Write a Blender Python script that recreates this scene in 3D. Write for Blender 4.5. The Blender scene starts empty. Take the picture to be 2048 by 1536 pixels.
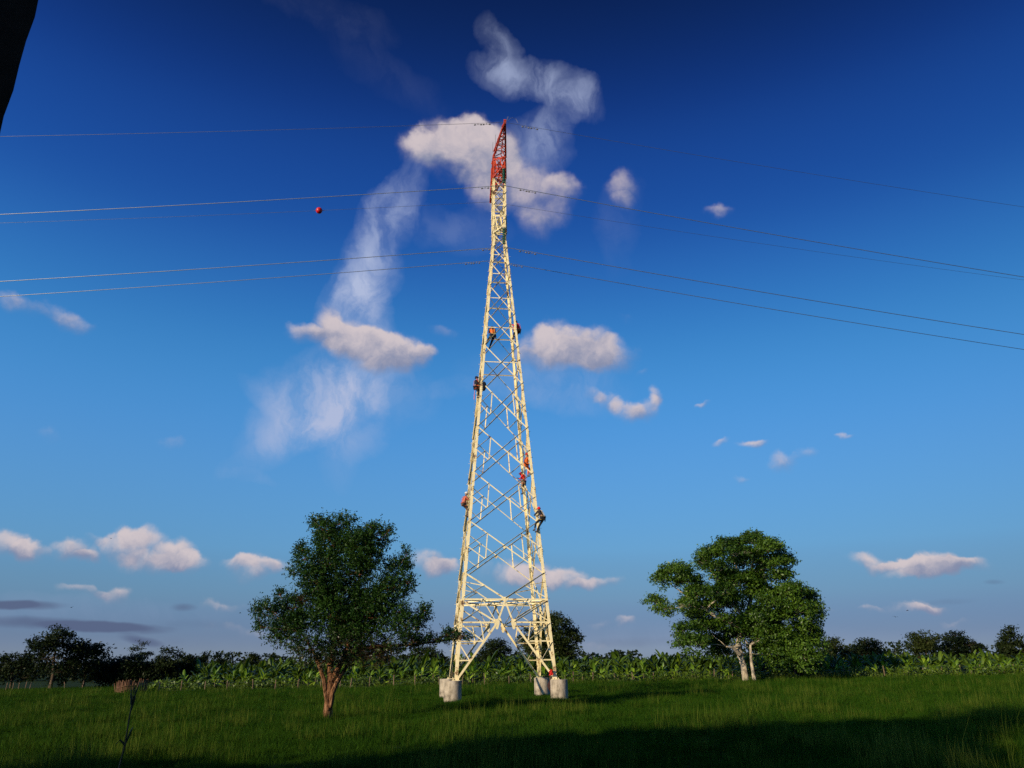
import bpy, math, random
import numpy as np
from mathutils import Vector, Matrix, Euler

# ------------------------------------------------------------------ camera, sky, sun, exposure
sc = bpy.context.scene
COL = sc.collection
random.seed(7)
RNG = np.random.default_rng(11)
FPX = 1550.0
PITCH = math.atan(557 / FPX)
ROLL = math.radians(0.5)
EYE = 2.16
cF = np.array([0, math.cos(PITCH), math.sin(PITCH)])
_r0 = np.array([1.0, 0, 0])
_u0 = np.array([0, -math.sin(PITCH), math.cos(PITCH)])
cR = _r0 * math.cos(ROLL) - _u0 * math.sin(ROLL)
cU = _u0 * math.cos(ROLL) + _r0 * math.sin(ROLL)
cC = np.array([0, 0, EYE])

cam_data = bpy.data.cameras.new("camera")
cam = bpy.data.objects.new("camera", cam_data)
COL.objects.link(cam)
cam.matrix_world = Matrix(((cR[0], cU[0], -cF[0], 0), (cR[1], cU[1], -cF[1], 0), (cR[2], cU[2], -cF[2], EYE), (0, 0, 0, 1)))
cam_data.sensor_width = 36
cam_data.lens = FPX / 2048 * 36
cam_data.clip_start = 0.05
cam_data.clip_end = 6000
sc.camera = cam

SUN_EL = math.radians(16)
SUN_AZ = math.radians(225)          # clockwise from +Y: behind the camera, to the left
SUNV = Vector((math.sin(SUN_AZ) * math.cos(SUN_EL), math.cos(SUN_AZ) * math.cos(SUN_EL), math.sin(SUN_EL)))
sl = bpy.data.lights.new("sun", "SUN")
sl.energy = 5.0
sl.color = (1.0, 0.82, 0.56)
sl.angle = math.radians(0.5)
sun = bpy.data.objects.new("sun", sl)
COL.objects.link(sun)
sun.rotation_euler = (-SUNV).to_track_quat('-Z', 'Y').to_euler()
sun.location = (-40, -40, 60)

sc.view_settings.view_transform = 'Standard'
sc.view_settings.look = 'None'
sc.view_settings.exposure = 0.0
sc.view_settings.gamma = 1.0
sc.view_settings.use_curve_mapping = False
sc.cycles.max_bounces = 5
sc.cycles.diffuse_bounces = 2
sc.cycles.transparent_max_bounces = 6
sc.cycles.use_denoising = False


def ray(px, py):
    return cF + cR * ((px - 1024) / FPX) - cU * ((py - 768) / FPX)


def atY(px, py, Y):
    d = ray(px, py)
    return cC + d * (Y / d[1])


world = bpy.data.worlds.new("World")
sc.world = world
world.use_nodes = True
NT = world.node_tree
NT.nodes.clear()


def nn(t, **k):
    n = NT.nodes.new(t)
    for a, b in k.items():
        setattr(n, a, b)
    return n


def math_(op, a, b=None, c=None, clamp=False):
    n = nn('ShaderNodeMath', operation=op, use_clamp=clamp)
    for i, v in enumerate((a, b, c)):
        if v is None:
            continue
        if isinstance(v, (int, float)):
            n.inputs[i].default_value = v
        else:
            NT.links.new(v, n.inputs[i])
    return n.outputs[0]


def vmath(op, a, b=None, c=None):
    n = nn('ShaderNodeVectorMath', operation=op)
    for i, v in enumerate((a, b, c)):
        if v is None:
            continue
        if isinstance(v, (tuple, list)):
            n.inputs[i].default_value = v
        elif isinstance(v, (int, float)):
            n.inputs[i].default_value = (v, v, v)
        else:
            NT.links.new(v, n.inputs[i])
    return n.outputs['Value'] if op in ('DOT_PRODUCT', 'LENGTH') else n.outputs[0]


def noise(vec, scale, detail, rough=0.55, dist=0.0):
    n = nn('ShaderNodeTexNoise')
    NT.links.new(vec, n.inputs['Vector'])
    n.inputs['Scale'].default_value = scale
    n.inputs['Detail'].default_value = detail
    n.inputs['Roughness'].default_value = rough
    n.inputs['Distortion'].default_value = dist
    return n


def ramp(v, a, b, lo=0.0, hi=1.0, smooth=True):
    n = nn('ShaderNodeMapRange', interpolation_type='SMOOTHSTEP' if smooth else 'LINEAR')
    NT.links.new(v, n.inputs[0])
    for i, x in enumerate((a, b, lo, hi)):
        n.inputs[i + 1].default_value = x
    return n.outputs[0]


tc = nn('ShaderNodeTexCoord')
DIR = tc.outputs['Generated']

# cumulus puffs and wisps of the evening sky: (x, y, half width, half height, tilt, weight) of each puff, as seen from the field
CUM = [
    (948, 246, 36, 20, 0, .7), (1000, 300, 40, 50, 0, .6),
    # big cloud behind the tower top
    (830, 292, 44, 36, 0, .9), (880, 285, 56, 38, 0, .9), (940, 275, 50, 34, 0, .8), (965, 305, 60, 52, 0, .8), (900, 322, 66, 38, 0, .8),
    (985, 350, 52, 50, 0, .7), (975, 400, 40, 46, 0, .5), (1040, 370, 56, 48, 0, .6), (1090, 400, 60, 50, 0, .55), (1135, 385, 38, 34, 0, .55), (1085, 445, 50, 35, 0, .4),
    (1246, 378, 32, 38, 0, .7), (1240, 415, 22, 28, 0, .35), (1432, 423, 32, 14, 5, .7),
    (30, 605, 50, 24, 10, .8), (130, 632, 50, 24, 20, .75), (885, 662, 32, 16, 20, .45), (1250, 636, 22, 9, 25, .35),
    # cloud left of the tower
    (605, 665, 30, 22, 0, .8), (655, 655, 32, 40, 0, .9), (700, 675, 50, 35, 0, .9), (740, 700, 65, 40, 0, .9), (800, 705, 55, 35, 0, .9), (840, 710, 30, 22, 0, .8), (790, 735, 60, 22, 0, .6), (680, 700, 50, 20, 0, .5),
    # cloud right of the tower
    (1075, 695, 42, 38, 0, .9), (1120, 680, 50, 42, 0, 1), (1175, 685, 50, 38, 0, 1), (1225, 710, 45, 35, 0, .9), (1130, 715, 80, 32, 0, .9), (1280, 742, 20, 9, -20, .4),
    (1185, 790, 28, 12, 25, .5), (1215, 810, 28, 18, 20, .55), (1250, 828, 30, 20, 0, .6), (1290, 825, 32, 28, 0, .6), (1308, 795, 16, 22, 0, .6),
    # small flecks on the right
    (1410, 812, 16, 7, 0, .6), (1443, 884, 20, 8, 0, .7), (1505, 888, 26, 10, 0, .75), (1688, 870, 17, 8, 0, .8), (1560, 925, 32, 22, 0, .75), (1612, 905, 28, 14, 10, .6), (1482, 950, 16, 8, 0, .6),
    (340, 888, 32, 20, 0, .45), (98, 870, 22, 18, 0, .3),
    # low cumulus, left
    (20, 1090, 50, 32, 0, 1), (55, 1105, 32, 26, 0, .8), (140, 1104, 40, 26, 0, .9), (175, 1115, 25, 16, 0, .6), (185, 1075, 22, 10, 15, .6), (205, 1095, 20, 30, 0, .6),
    (250, 1085, 38, 32, 0, 1), (285, 1090, 45, 36, 0, 1), (300, 1125, 65, 24, 0, .9), (355, 1105, 36, 30, 0, 1), (385, 1122, 38, 22, 0, .9),
    (480, 1128, 36, 16, 0, .8), (510, 1140, 42, 28, 0, .9), (548, 1140, 36, 20, 0, .7),
    (225, 1196, 34, 22, 0, .8), (155, 1188, 44, 11, 3, .7), (450, 1212, 42, 13, 0, .7),
    (855, 1124, 42, 30, 0, 1), (885, 1140, 32, 22, 0, .9), (975, 1140, 30, 18, 0, .5), (1030, 1150, 34, 28, 0, .8), (1075, 1155, 45, 24, 0, .9), (1140, 1160, 52, 20, 0, .9), (1200, 1168, 46, 13, 0, .8),
    (500, 1270, 44, 14, 20, .6), (430, 1262, 40, 22, 0, .3), (1250, 1247, 22, 10, 0, .7), (1195, 1252, 26, 8, 0, .4), (1180, 1296, 40, 14, 0, .5),
    # low cumulus, right
    (1745, 1125, 40, 18, 12, .9), (1800, 1134, 55, 18, 0, .9), (1870, 1132, 60, 24, 0, 1), (1930, 1134, 55, 18, 0, .9), (1850, 1150, 70, 12, 0, .6),
    (1735, 1222, 26, 9, 15, .6), (1830, 1222, 66, 13, 0, .7), (1860, 1214, 30, 15, 0, .6), (1905, 1248, 24, 7, 0, .4), (1655, 1222, 24, 6, 0, .35),
]
DARK = [(60, 1213, 70, 10, 0, .7), (0, 1210, 60, 10, 0, .5), (110, 1250, 150, 13, 2, .7), (220, 1258, 110, 11, 2, .7), (280, 1284, 40, 9, 10, .6), (370, 1216, 26, 9, 0, .5),
        (1250, 1284, 160, 12, 0, .3), (640, 1290, 300, 16, 0, .3), (1900, 1205, 60, 8, 0, .3), (1990, 1165, 20, 6, 0, .4), (420, 1250, 90, 12, 0, .3)]
WISP = [
    (980, 70, 16, 36, -25, .6), (1000, 110, 22, 44, -20, .8), (985, 150, 36, 22, 25, .7), (1050, 160, 60, 20, 24, 1.0), (1130, 185, 56, 24, 25, 1.1), (1160, 205, 28, 18, -10, .8), (1112, 240, 22, 44, 35, .9), (1080, 285, 36, 40, 30, .8), (1045, 300, 50, 34, 10, .5),
    (800, 395, 24, 60, 35, 1.0), (768, 450, 32, 52, 20, 1.2), (735, 530, 42, 46, 0, 1.4), (712, 590, 36, 60, 5, 1.5), (735, 640, 34, 60, -10, 1.4), (860, 450, 50, 22, 5, .35), (940, 465, 44, 28, 0, .3),
    (690, 765, 76, 50, -15, 1.35), (640, 815, 84, 42, -25, 1.3), (710, 840, 44, 52, 10, 1.2), (560, 800, 40, 30, 30, .45), (600, 860, 60, 20, -28, .7), (590, 860, 70, 30, -25, .6), (545, 905, 70, 18, -28, .4), (685, 890, 26, 50, 0, .4), (530, 800, 40, 18, 35, .4), (790, 790, 60, 44, 10, .45), (560, 820, 40, 60, 20, .2),
    (910, 775, 44, 14, -15, .35), (1110, 770, 90, 30, 5, .4), (1080, 740, 90, 34, 0, .4), (1110, 800, 70, 16, 10, .25), (650, 20, 90, 26, 10, .14), (780, 160, 90, 26, 30, .10), (500, 958, 40, 10, 5, .3), (1240, 450, 24, 60, 10, .22), (1330, 1290, 300, 26, 0, .25), (120, 1225, 200, 20, 0, .3),
]


def field(vec, blobs, grow=1.36):
    acc = None
    for (px, py, rx, ry, tilt, wt) in blobs:
        d = Vector(ray(px, py)).normalized()
        # tangent frame on the celestial sphere; angle per pixel shrinks away from the lens axis
        ex = Vector((0, 0, 1)).cross(d) * -1
        ex = ex.normalized()
        ey = ex.cross(d).normalized()
        if ey.z < 0:
            ey = -ey
        m = Matrix((ex, ey, ex.cross(ey))).transposed()
        rr = 1 / (FPX * (1 + ((px - 1024) ** 2 + (py - 768) ** 2) / FPX ** 2))
        rr = rr ** 1.0 * math.sqrt(1 + ((px - 1024) ** 2 + (py - 768) ** 2) / FPX ** 2) ** .5
        t = math.radians(-tilt)
        m = m @ Matrix.Rotation(t, 3, 'Z')
        mp = nn('ShaderNodeMapping', vector_type='TEXTURE')
        NT.links.new(vec, mp.inputs['Vector'])
        mp.inputs['Rotation'].default_value = m.to_euler()
        sgn = 1 if m.col[2].dot(d) > 0 else -1
        mp.inputs['Scale'].default_value = (rx * rr * grow, ry * rr * grow, sgn)
        dd = vmath('DOT_PRODUCT', mp.outputs[0], mp.outputs[0])
        w = math_('SUBTRACT', 2.0, dd, clamp=True)
        if wt != 1:
            w = math_('MULTIPLY', w, wt)
        if acc is None:
            acc = vmath('MULTIPLY', mp.outputs[0], w)
        else:
            acc = vmath('MULTIPLY_ADD', mp.outputs[0], w, acc)
        # chain the look-up vector through the sum so that the puffs are evaluated one after another
        vec = vmath('MULTIPLY_ADD', acc, (1e-7, 1e-7, 1e-7), vec)
    return acc, vec


def warped(scale, amp, detail=4, rough=.55):
    n = noise(DIR, scale, detail, rough)
    o = vmath('SUBTRACT', n.outputs['Color'], (.5, .5, .5))
    return vmath('MULTIPLY_ADD', o, amp, DIR)


wc = warped(22, .040, 5, .52)
ww = warped(10, .048, 2, .5)
ww = vmath('MULTIPLY_ADD', vmath('SUBTRACT', noise(DIR, 34, 5, .6).outputs['Color'], (.5, .5, .5)), .022, ww)
Ac, v1_ = field(wc, CUM)
wd_ = vmath('MULTIPLY_ADD', vmath('SUBTRACT', v1_, wc), (1e-3, 1e-3, 1e-3), warped(10, .012, 4))
Ad, v2_ = field(wd_, DARK)
ww = vmath('MULTIPLY_ADD', vmath('SUBTRACT', v2_, wd_), (1e-3, 1e-3, 1e-3), ww)
Aw, _v = field(ww, WISP, 1.9)


def sep(v):
    n = nn('ShaderNodeSeparateXYZ')
    NT.links.new(v, n.inputs[0])
    return n.outputs


fine = noise(DIR, 70, 6, .62).outputs['Fac']
soft = noise(DIR, 14, 5, .6, .3).outputs['Fac']
stre = noise(vmath('MULTIPLY', ww, (1.5, 1.0, .9)), 17, 7, .62, .5).outputs['Fac']
c = sep(Ac)
Fc = math_('MULTIPLY', c[2], ramp(soft, .28, .72, .45, 1.45, False))
Fc = math_('ADD', Fc, math_('MULTIPLY', math_('SUBTRACT', fine, .5), .42))
inv = math_('DIVIDE', 1.0, math_('MAXIMUM', c[2], .25))
lx = math_('MULTIPLY', c[0], inv)
ly = math_('MULTIPLY', c[1], inv)
# tops are crisp, undersides melt into the air
wid = ramp(ly, -.5, .45, 1.7, .8, False)
aC = nn('ShaderNodeMapRange', interpolation_type='SMOOTHSTEP')
NT.links.new(Fc, aC.inputs[0])
aC.inputs[1].default_value = .10
NT.links.new(math_('ADD', wid, .10), aC.inputs[2])
aC = math_('MULTIPLY', aC.outputs[0], ramp(c[2], .05, .85, .25, 1.0))
lit = math_('ADD', math_('MULTIPLY', ly, 1.25), math_('MULTIPLY', lx, -.45))
lit = math_('ADD', lit, math_('MULTIPLY', math_('SUBTRACT', noise(wc, 30, 6, .62).outputs['Fac'], .5), 2.2))
lit = math_('ADD', lit, .06)
lit = ramp(lit, -.75, .75)
dsep = sep(Ad)
aD = ramp(math_('ADD', dsep[2], math_('MULTIPLY', math_('SUBTRACT', soft, .5), .5)), .1, .9)
w_ = sep(Aw)
thin = math_('POWER', ramp(w_[2], .0, 4.0, 0, 1, False), 1.0)
aW = math_('MULTIPLY', thin, ramp(stre, .30, .68, .30, 1.35))
aW = math_('MULTIPLY', aW, 1.0, clamp=True)

sep_d = sep(DIR)
elev = sep_d[2]

sky = nn('ShaderNodeTexSky', sky_type='NISHITA')
sky.sun_disc = False
sky.sun_elevation = SUN_EL
sky.sun_rotation = SUN_AZ
sky.air_density = 1.0
sky.dust_density = 0.6
sky.ozone_density = 2.5
# grade of the clear sky by height above the horizon (the photograph is exposed low and saturated)
GRADE = [(0.003, (0.3024, 0.4072, 0.76)), (0.031, (0.205, 0.2804, 0.5596)), (0.073, (0.2166, 0.3146, 0.4878)), (0.131, (0.263, 0.4448, 0.6001)), (0.257, (0.2922, 0.608, 0.8234)), (0.379, (0.2107, 0.6125, 0.88)), (0.494, (0.1099, 0.3773, 0.768)), (0.61, (0.0643, 0.2193, 0.5825)), (0.719, (0.0347, 0.0943, 0.2695))]
gr = nn('ShaderNodeValToRGB')
gr.color_ramp.interpolation = 'CARDINAL'
_e = gr.color_ramp.elements
while len(_e) < len(GRADE):
    _e.new(.5)
for _i, (_p, _c) in enumerate(GRADE):
    _e[_i].position = _p
    _e[_i].color = (*_c, 1)
NT.links.new(elev, gr.inputs[0])
skyc = vmath('MULTIPLY', sky.outputs[0], gr.outputs[0])
side = nn('ShaderNodeVectorMath', operation='SCALE')
NT.links.new(skyc, side.inputs[0])
NT.links.new(math_('MULTIPLY_ADD', sep_d[0], -.47, 1.17), side.inputs['Scale'])
skyc = vmath('MULTIPLY', side.outputs[0], (1.0, .985, 1.03))
bg = nn('ShaderNodeBackground')
NT.links.new(skyc, bg.inputs[0])
bg.inputs[1].default_value = 0.15

cc = nn('ShaderNodeMix', data_type='RGBA')
NT.links.new(lit, cc.inputs[0])
cc.inputs[6].default_value = (.23, .26, .39, 1)
cc.inputs[7].default_value = (.66, .57, .58, 1)
bgc = nn('ShaderNodeBackground')
NT.links.new(cc.outputs[2], bgc.inputs[0])
bgw = nn('ShaderNodeBackground')
bgw.inputs[0].default_value = (.42, .49, .70, 1)
bgd = nn('ShaderNodeBackground')
bgd.inputs[0].default_value = (.095, .125, .225, 1)


def mixs(f, a, b):
    n = nn('ShaderNodeMixShader')
    NT.links.new(f, n.inputs[0])
    NT.links.new(a, n.inputs[1])
    NT.links.new(b, n.inputs[2])
    return n.outputs[0]


s1 = mixs(aW, bg.outputs[0], bgw.outputs[0])
s2 = mixs(math_('MULTIPLY', aD, .92), s1, bgd.outputs[0])
s3 = mixs(math_('MULTIPLY', aC, .93), s2, bgc.outputs[0])
wo = nn('ShaderNodeOutputWorld')
NT.links.new(s3, wo.inputs[0])
world.cycles.sampling_method = 'MANUAL'
world.cycles.sample_map_resolution = 256

# ------------------------------------------------------------------ helpers


def tag(o, label=None, cat=None, group=None, kind=None):
    if label:
        o['label'] = label
    if cat:
        o['category'] = cat
    if group:
        o['group'] = group
    if kind:
        o['kind'] = kind
    return o


def empty(name, loc=(0, 0, 0), rz=0.0):
    o = bpy.data.objects.new(name, None)
    COL.objects.link(o)
    o.location = loc
    o.rotation_euler = (0, 0, rz)
    return o


def link(name, me, parent=None, mat=None):
    o = bpy.data.objects.new(name, me)
    COL.objects.link(o)
    if mat is not None and len(me.materials) == 0:
        me.materials.append(mat)
    if parent is not None:
        o.parent = parent
    return o


def np_mesh(name, V, Q, smooth=False):
    """V (n,3) float, Q (m,k) int with one k"""
    me = bpy.data.meshes.new(name)
    V = np.asarray(V, dtype=np.float32)
    Q = np.asarray(Q, dtype=np.int32)
    me.vertices.add(len(V))
    me.vertices.foreach_set('co', V.ravel())
    k = Q.shape[1]
    me.loops.add(Q.size)
    me.loops.foreach_set('vertex_index', Q.ravel())
    me.polygons.add(len(Q))
    me.polygons.foreach_set('loop_start', np.arange(0, Q.size, k, dtype=np.int32))
    me.update(calc_edges=True)
    if smooth:
        me.polygons.foreach_set('use_smooth', np.ones(len(Q), dtype=bool))
    return me


class MB:
    def __init__(s):
        s.v, s.f = [], []

    def add(s, vs, fs):
        b = len(s.v)
        s.v += [tuple(v) for v in vs]
        s.f += [tuple(b + i for i in f) for f in fs]

    def box(s, c, d, M=None):
        x, y, z = (q / 2 for q in d)
        vs = [Vector((i * x, j * y, k * z)) for k in (-1, 1) for j in (-1, 1) for i in (-1, 1)]
        if M is not None:
            vs = [M @ v for v in vs]
        c = Vector(c)
        s.add([v + c for v in vs], [(0, 2, 3, 1), (4, 5, 7, 6), (0, 1, 5, 4), (2, 6, 7, 3), (0, 4, 6, 2), (1, 3, 7, 5)])

    def tube(s, pts, rad, n=6, cap=True, squash=None):
        pts = [Vector(p) for p in pts]
        b = len(s.v)
        up = Vector((0.13, 0.21, 1)).normalized()
        rings = []
        prev = None
        for i, p in enumerate(pts):
            t = (pts[min(i + 1, len(pts) - 1)] - pts[max(i - 1, 0)]).normalized()
            a = prev if prev is not None else (up if abs(t.dot(up)) < .9 else Vector((1, 0, 0)))
            x = (a - t * a.dot(t)).normalized()
            prev = x
            y = t.cross(x)
            r = rad[i] if hasattr(rad, '__len__') else rad
            for j in range(n):
                an = 2 * math.pi * j / n
                s.v.append(tuple(p + x * (r * math.cos(an)) + y * (r * math.sin(an))))
        for i in range(len(pts) - 1):
            for j in range(n):
                a0 = b + i * n + j
                a1 = b + i * n + (j + 1) % n
                s.f.append((a0, a1, a1 + n, a0 + n))
        if cap:
            s.f.append(tuple(b + n - 1 - j for j in range(n)))
            s.f.append(tuple(b + (len(pts) - 1) * n + j for j in range(n)))

    def lathe(s, prof, n=16, M=None):
        b = len(s.v)
        M = M or Matrix.Identity(4)
        for (r, z) in prof:
            for j in range(n):
                a = 2 * math.pi * j / n
                s.v.append(tuple(M @ Vector((r * math.cos(a), r * math.sin(a), z))))
        for i in range(len(prof) - 1):
            for j in range(n):
                a0 = b + i * n + j
                a1 = b + i * n + (j + 1) % n
                s.f.append((a0, a1, a1 + n, a0 + n))
        s.f.append(tuple(b + n - 1 - j for j in range(n)))
        s.f.append(tuple(b + (len(prof) - 1) * n + j for j in range(n)))

    def mesh(s, name, smooth=False):
        me = bpy.data.meshes.new(name)
        me.from_pydata(s.v, [], s.f)
        if smooth:
            for p in me.polygons:
                p.use_smooth = True
        me.update()
        return me

    def build(s, name, mat, parent=None, smooth=False):
        me = s.mesh(name, smooth)
        return link(name, me, parent, mat)


def new_mat(name):
    m = bpy.data.materials.new(name)
    m.use_nodes = True
    nt = m.node_tree
    b = nt.nodes['Principled BSDF']
    return m, nt, b


def mat_noise(name, cols, scale=4.0, rough=.6, detail=5, stops=None, bump=0.0, bscale=30.0, metal=0.0, spec=.4, coord='Object', stretch=None):
    m, nt, b = new_mat(name)
    t = nt.nodes.new('ShaderNodeTexCoord')
    if coord == 'World':
        g = nt.nodes.new('ShaderNodeNewGeometry')
        vec = g.outputs['Position']
    else:
        vec = t.outputs[coord]
    if stretch:
        mp = nt.nodes.new('ShaderNodeMapping')
        mp.inputs['Scale'].default_value = stretch
        nt.links.new(vec, mp.inputs[0])
        vec = mp.outputs[0]
    n = nt.nodes.new('ShaderNodeTexNoise')
    n.inputs['Scale'].default_value = scale
    n.inputs['Detail'].default_value = detail
    n.inputs['Roughness'].default_value = .62
    nt.links.new(vec, n.inputs['Vector'])
    r = nt.nodes.new('ShaderNodeValToRGB')
    stops = stops or [0.3 + 0.4 * i / max(1, len(cols) - 1) for i in range(len(cols))]
    e = r.color_ramp.elements
    while len(e) < len(cols):
        e.new(.5)
    for i, (c_, s_) in enumerate(zip(cols, stops)):
        e[i].position = s_
        e[i].color = (*c_, 1)
    nt.links.new(n.outputs['Fac'], r.inputs[0])
    nt.links.new(r.outputs[0], b.inputs['Base Color'])
    b.inputs['Roughness'].default_value = rough
    b.inputs['Metallic'].default_value = metal
    b.inputs['Specular IOR Level'].default_value = spec
    if bump:
        n2 = nt.nodes.new('ShaderNodeTexNoise')
        n2.inputs['Scale'].default_value = bscale
        n2.inputs['Detail'].default_value = 4
        nt.links.new(vec, n2.inputs['Vector'])
        bp = nt.nodes.new('ShaderNodeBump')
        bp.inputs['Strength'].default_value = bump
        bp.inputs['Distance'].default_value = .02
        nt.links.new(n2.outputs['Fac'], bp.inputs['Height'])
        nt.links.new(bp.outputs[0], b.inputs['Normal'])
    return m


def mat_leaf(name, cols, trans=.25, rough=.45, patch=.4, spec=.35, tcol=None):
    """leaves: colour drifts in patches and from leaf to leaf, some light passes through"""
    m, nt, b = new_mat(name)
    g = nt.nodes.new('ShaderNodeNewGeometry')
    n = nt.nodes.new('ShaderNodeTexNoise')
    n.inputs['Scale'].default_value = patch
    n.inputs['Detail'].default_value = 3
    nt.links.new(g.outputs['Position'], n.inputs['Vector'])
    n.inputs['Roughness'].default_value = .6
    mx = nt.nodes.new('ShaderNodeMath')
    mx.operation = 'MULTIPLY_ADD'
    nt.links.new(g.outputs['Random Per Island'], mx.inputs[0])
    mx.inputs[1].default_value = .55
    sb = nt.nodes.new('ShaderNodeMath')
    sb.operation = 'SUBTRACT'
    nt.links.new(n.outputs['Fac'], sb.inputs[0])
    sb.inputs[1].default_value = .27
    nt.links.new(sb.outputs[0], mx.inputs[2])
    r = nt.nodes.new('ShaderNodeValToRGB')
    e = r.color_ramp.elements
    while len(e) < len(cols):
        e.new(.5)
    for i, c_ in enumerate(cols):
        e[i].position = .1 + .8 * i / (len(cols) - 1)
        e[i].color = (*c_, 1)
    nt.links.new(mx.outputs[0], r.inputs[0])
    nt.links.new(r.outputs[0], b.inputs['Base Color'])
    b.inputs['Roughness'].default_value = rough
    b.inputs['Specular IOR Level'].default_value = spec
    tr = nt.nodes.new('ShaderNodeBsdfTranslucent')
    hs_ = nt.nodes.new('ShaderNodeHueSaturation')
    hs_.inputs['Hue'].default_value = .48
    hs_.inputs['Value'].default_value = 1.5
    nt.links.new(r.outputs[0], hs_.inputs['Color'])
    nt.links.new(hs_.outputs[0], tr.inputs[0])
    ms = nt.nodes.new('ShaderNodeMixShader')
    ms.inputs[0].default_value = trans
    nt.links.new(b.outputs[0], ms.inputs[1])
    nt.links.new(tr.outputs[0], ms.inputs[2])
    nt.links.new(ms.outputs[0], nt.nodes['Material Output'].inputs[0])
    return m


M = {}
M['cream'] = mat_noise('cream_paint', [(.09, .05, .03), (.34, .20, .09), (.83, .69, .38), (.88, .77, .49)], 2.3, .62, 10, [.33, .375, .425, .66], coord='World')
M['red'] = mat_noise('red_paint', [(.10, .03, .02), (.50, .055, .02), (.66, .10, .04)], 2.2, .5, 8, [.30, .42, .7], coord='World')
M['galv'] = mat_noise('galvanised', [(.10, .10, .10), (.22, .22, .22)], 6, .55, metal=.3)
M['wire'] = mat_noise('aluminium_strand', [(.62, .62, .62), (.80, .79, .78)], 2, .42, metal=1.0, coord='World')
M['steelwire'] = mat_noise('steel_strand', [(.30, .30, .30), (.42, .41, .40)], 2, .45, metal=1.0, coord='World')
M['glass'] = mat_noise('green_glass', [(.04, .16, .13), (.10, .32, .26)], 5, .12, spec=.8)
M['concrete'] = mat_noise('concrete', [(.12, .10, .08), (.34, .29, .22), (.50, .43, .34)], 2.9, .9, 10, [.34, .47, .62], bump=.5, bscale=18, stretch=(1, 1, .5), spec=.2)
M['post'] = mat_noise('fence_wood', [(.09, .06, .04), (.25, .175, .115)], 6, .9, stretch=(4, 4, .7), coord='World', spec=.1)
M['stake'] = mat_noise('cut_timber', [(.07, .035, .02), (.22, .12, .075)], 3, .9, stretch=(5, 5, .5), coord='World', spec=.1)
M['bark_brown'] = mat_noise('brown_bark', [(.035, .018, .010), (.19, .088, .042), (.32, .18, .10)], 6, .95, 8, [.40, .52, .66], bump=1, bscale=9, stretch=(3, 3, .6), coord='World', spec=.1)
M['bark_pale'] = mat_noise('pale_bark', [(.20, .15, .10), (.46, .38, .27), (.55, .47, .35)], 2.2, .9, 8, [.3, .48, .7], bump=.25, bscale=5, stretch=(2, 2, .8), coord='World', spec=.1)
M['bark_dark'] = mat_noise('dark_bark', [(.05, .035, .02), (.14, .10, .07)], 5, .95, coord='World', spec=.1)
M['leaf_left'] = mat_leaf('small_green_leaf', [(.007, .022, .004), (.017, .050, .007), (.046, .098, .013)], .16, spec=.15)
M['leaf_left_low'] = mat_leaf('dark_brown_leaf', [(.008, .014, .005), (.020, .028, .008), (.045, .040, .012)], .1)  # darker, browner leaves, more of them towards the bottom of the crown
M['leaf_dry'] = mat_leaf('dry_twig', [(.045, .022, .012), (.10, .05, .025)], .1)
M['leaf_big'] = mat_leaf('glossy_leaf', [(.018, .046, .005), (.052, .112, .009), (.11, .19, .018)], .22, patch=.3, spec=.3)
M['leaf_far'] = mat_leaf('far_leaf', [(.012, .022, .006), (.024, .036, .008), (.040, .050, .012)], .12, patch=.2, spec=.08)
M['leaf_far2'] = mat_leaf('far_leaf_dark', [(.007, .014, .005), (.014, .023, .006), (.024, .033, .009)], .12, patch=.2, spec=.08)
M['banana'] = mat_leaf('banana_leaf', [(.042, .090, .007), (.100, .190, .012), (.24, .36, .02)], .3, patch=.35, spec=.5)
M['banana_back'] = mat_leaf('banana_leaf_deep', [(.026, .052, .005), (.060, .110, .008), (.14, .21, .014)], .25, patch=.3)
M['banana_pale'] = mat_leaf('young_banana_leaf', [(.18, .30, .02), (.34, .48, .04)], .35, patch=.3, spec=.5)
M['pstem'] = mat_noise('banana_stem', [(.04, .045, .015), (.10, .085, .035)], 5, .8, stretch=(3, 3, .5), coord='World')
M['grass'] = mat_leaf('grass_blade', [(.010, .036, .002), (.021, .062, .003), (.048, .100, .006)], .2, rough=.7, patch=.12, spec=.05)
M['grass_tall'] = mat_leaf('tall_grass_blade', [(.018, .044, .003), (.040, .080, .005), (.12, .14, .02)], .22, rough=.7, patch=.2, spec=.05)
M['weed'] = mat_leaf('weed_stalk', [(.015, .025, .01), (.03, .04, .015)], .05)
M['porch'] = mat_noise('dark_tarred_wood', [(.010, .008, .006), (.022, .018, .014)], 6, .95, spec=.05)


def gz(x, y):
    """ground height: the field rises gently to the right"""
    return .009 * min(max(x, -120), 120) - .16


def gzn(x):
    return .009 * np.clip(x, -120, 120) - .16


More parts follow.
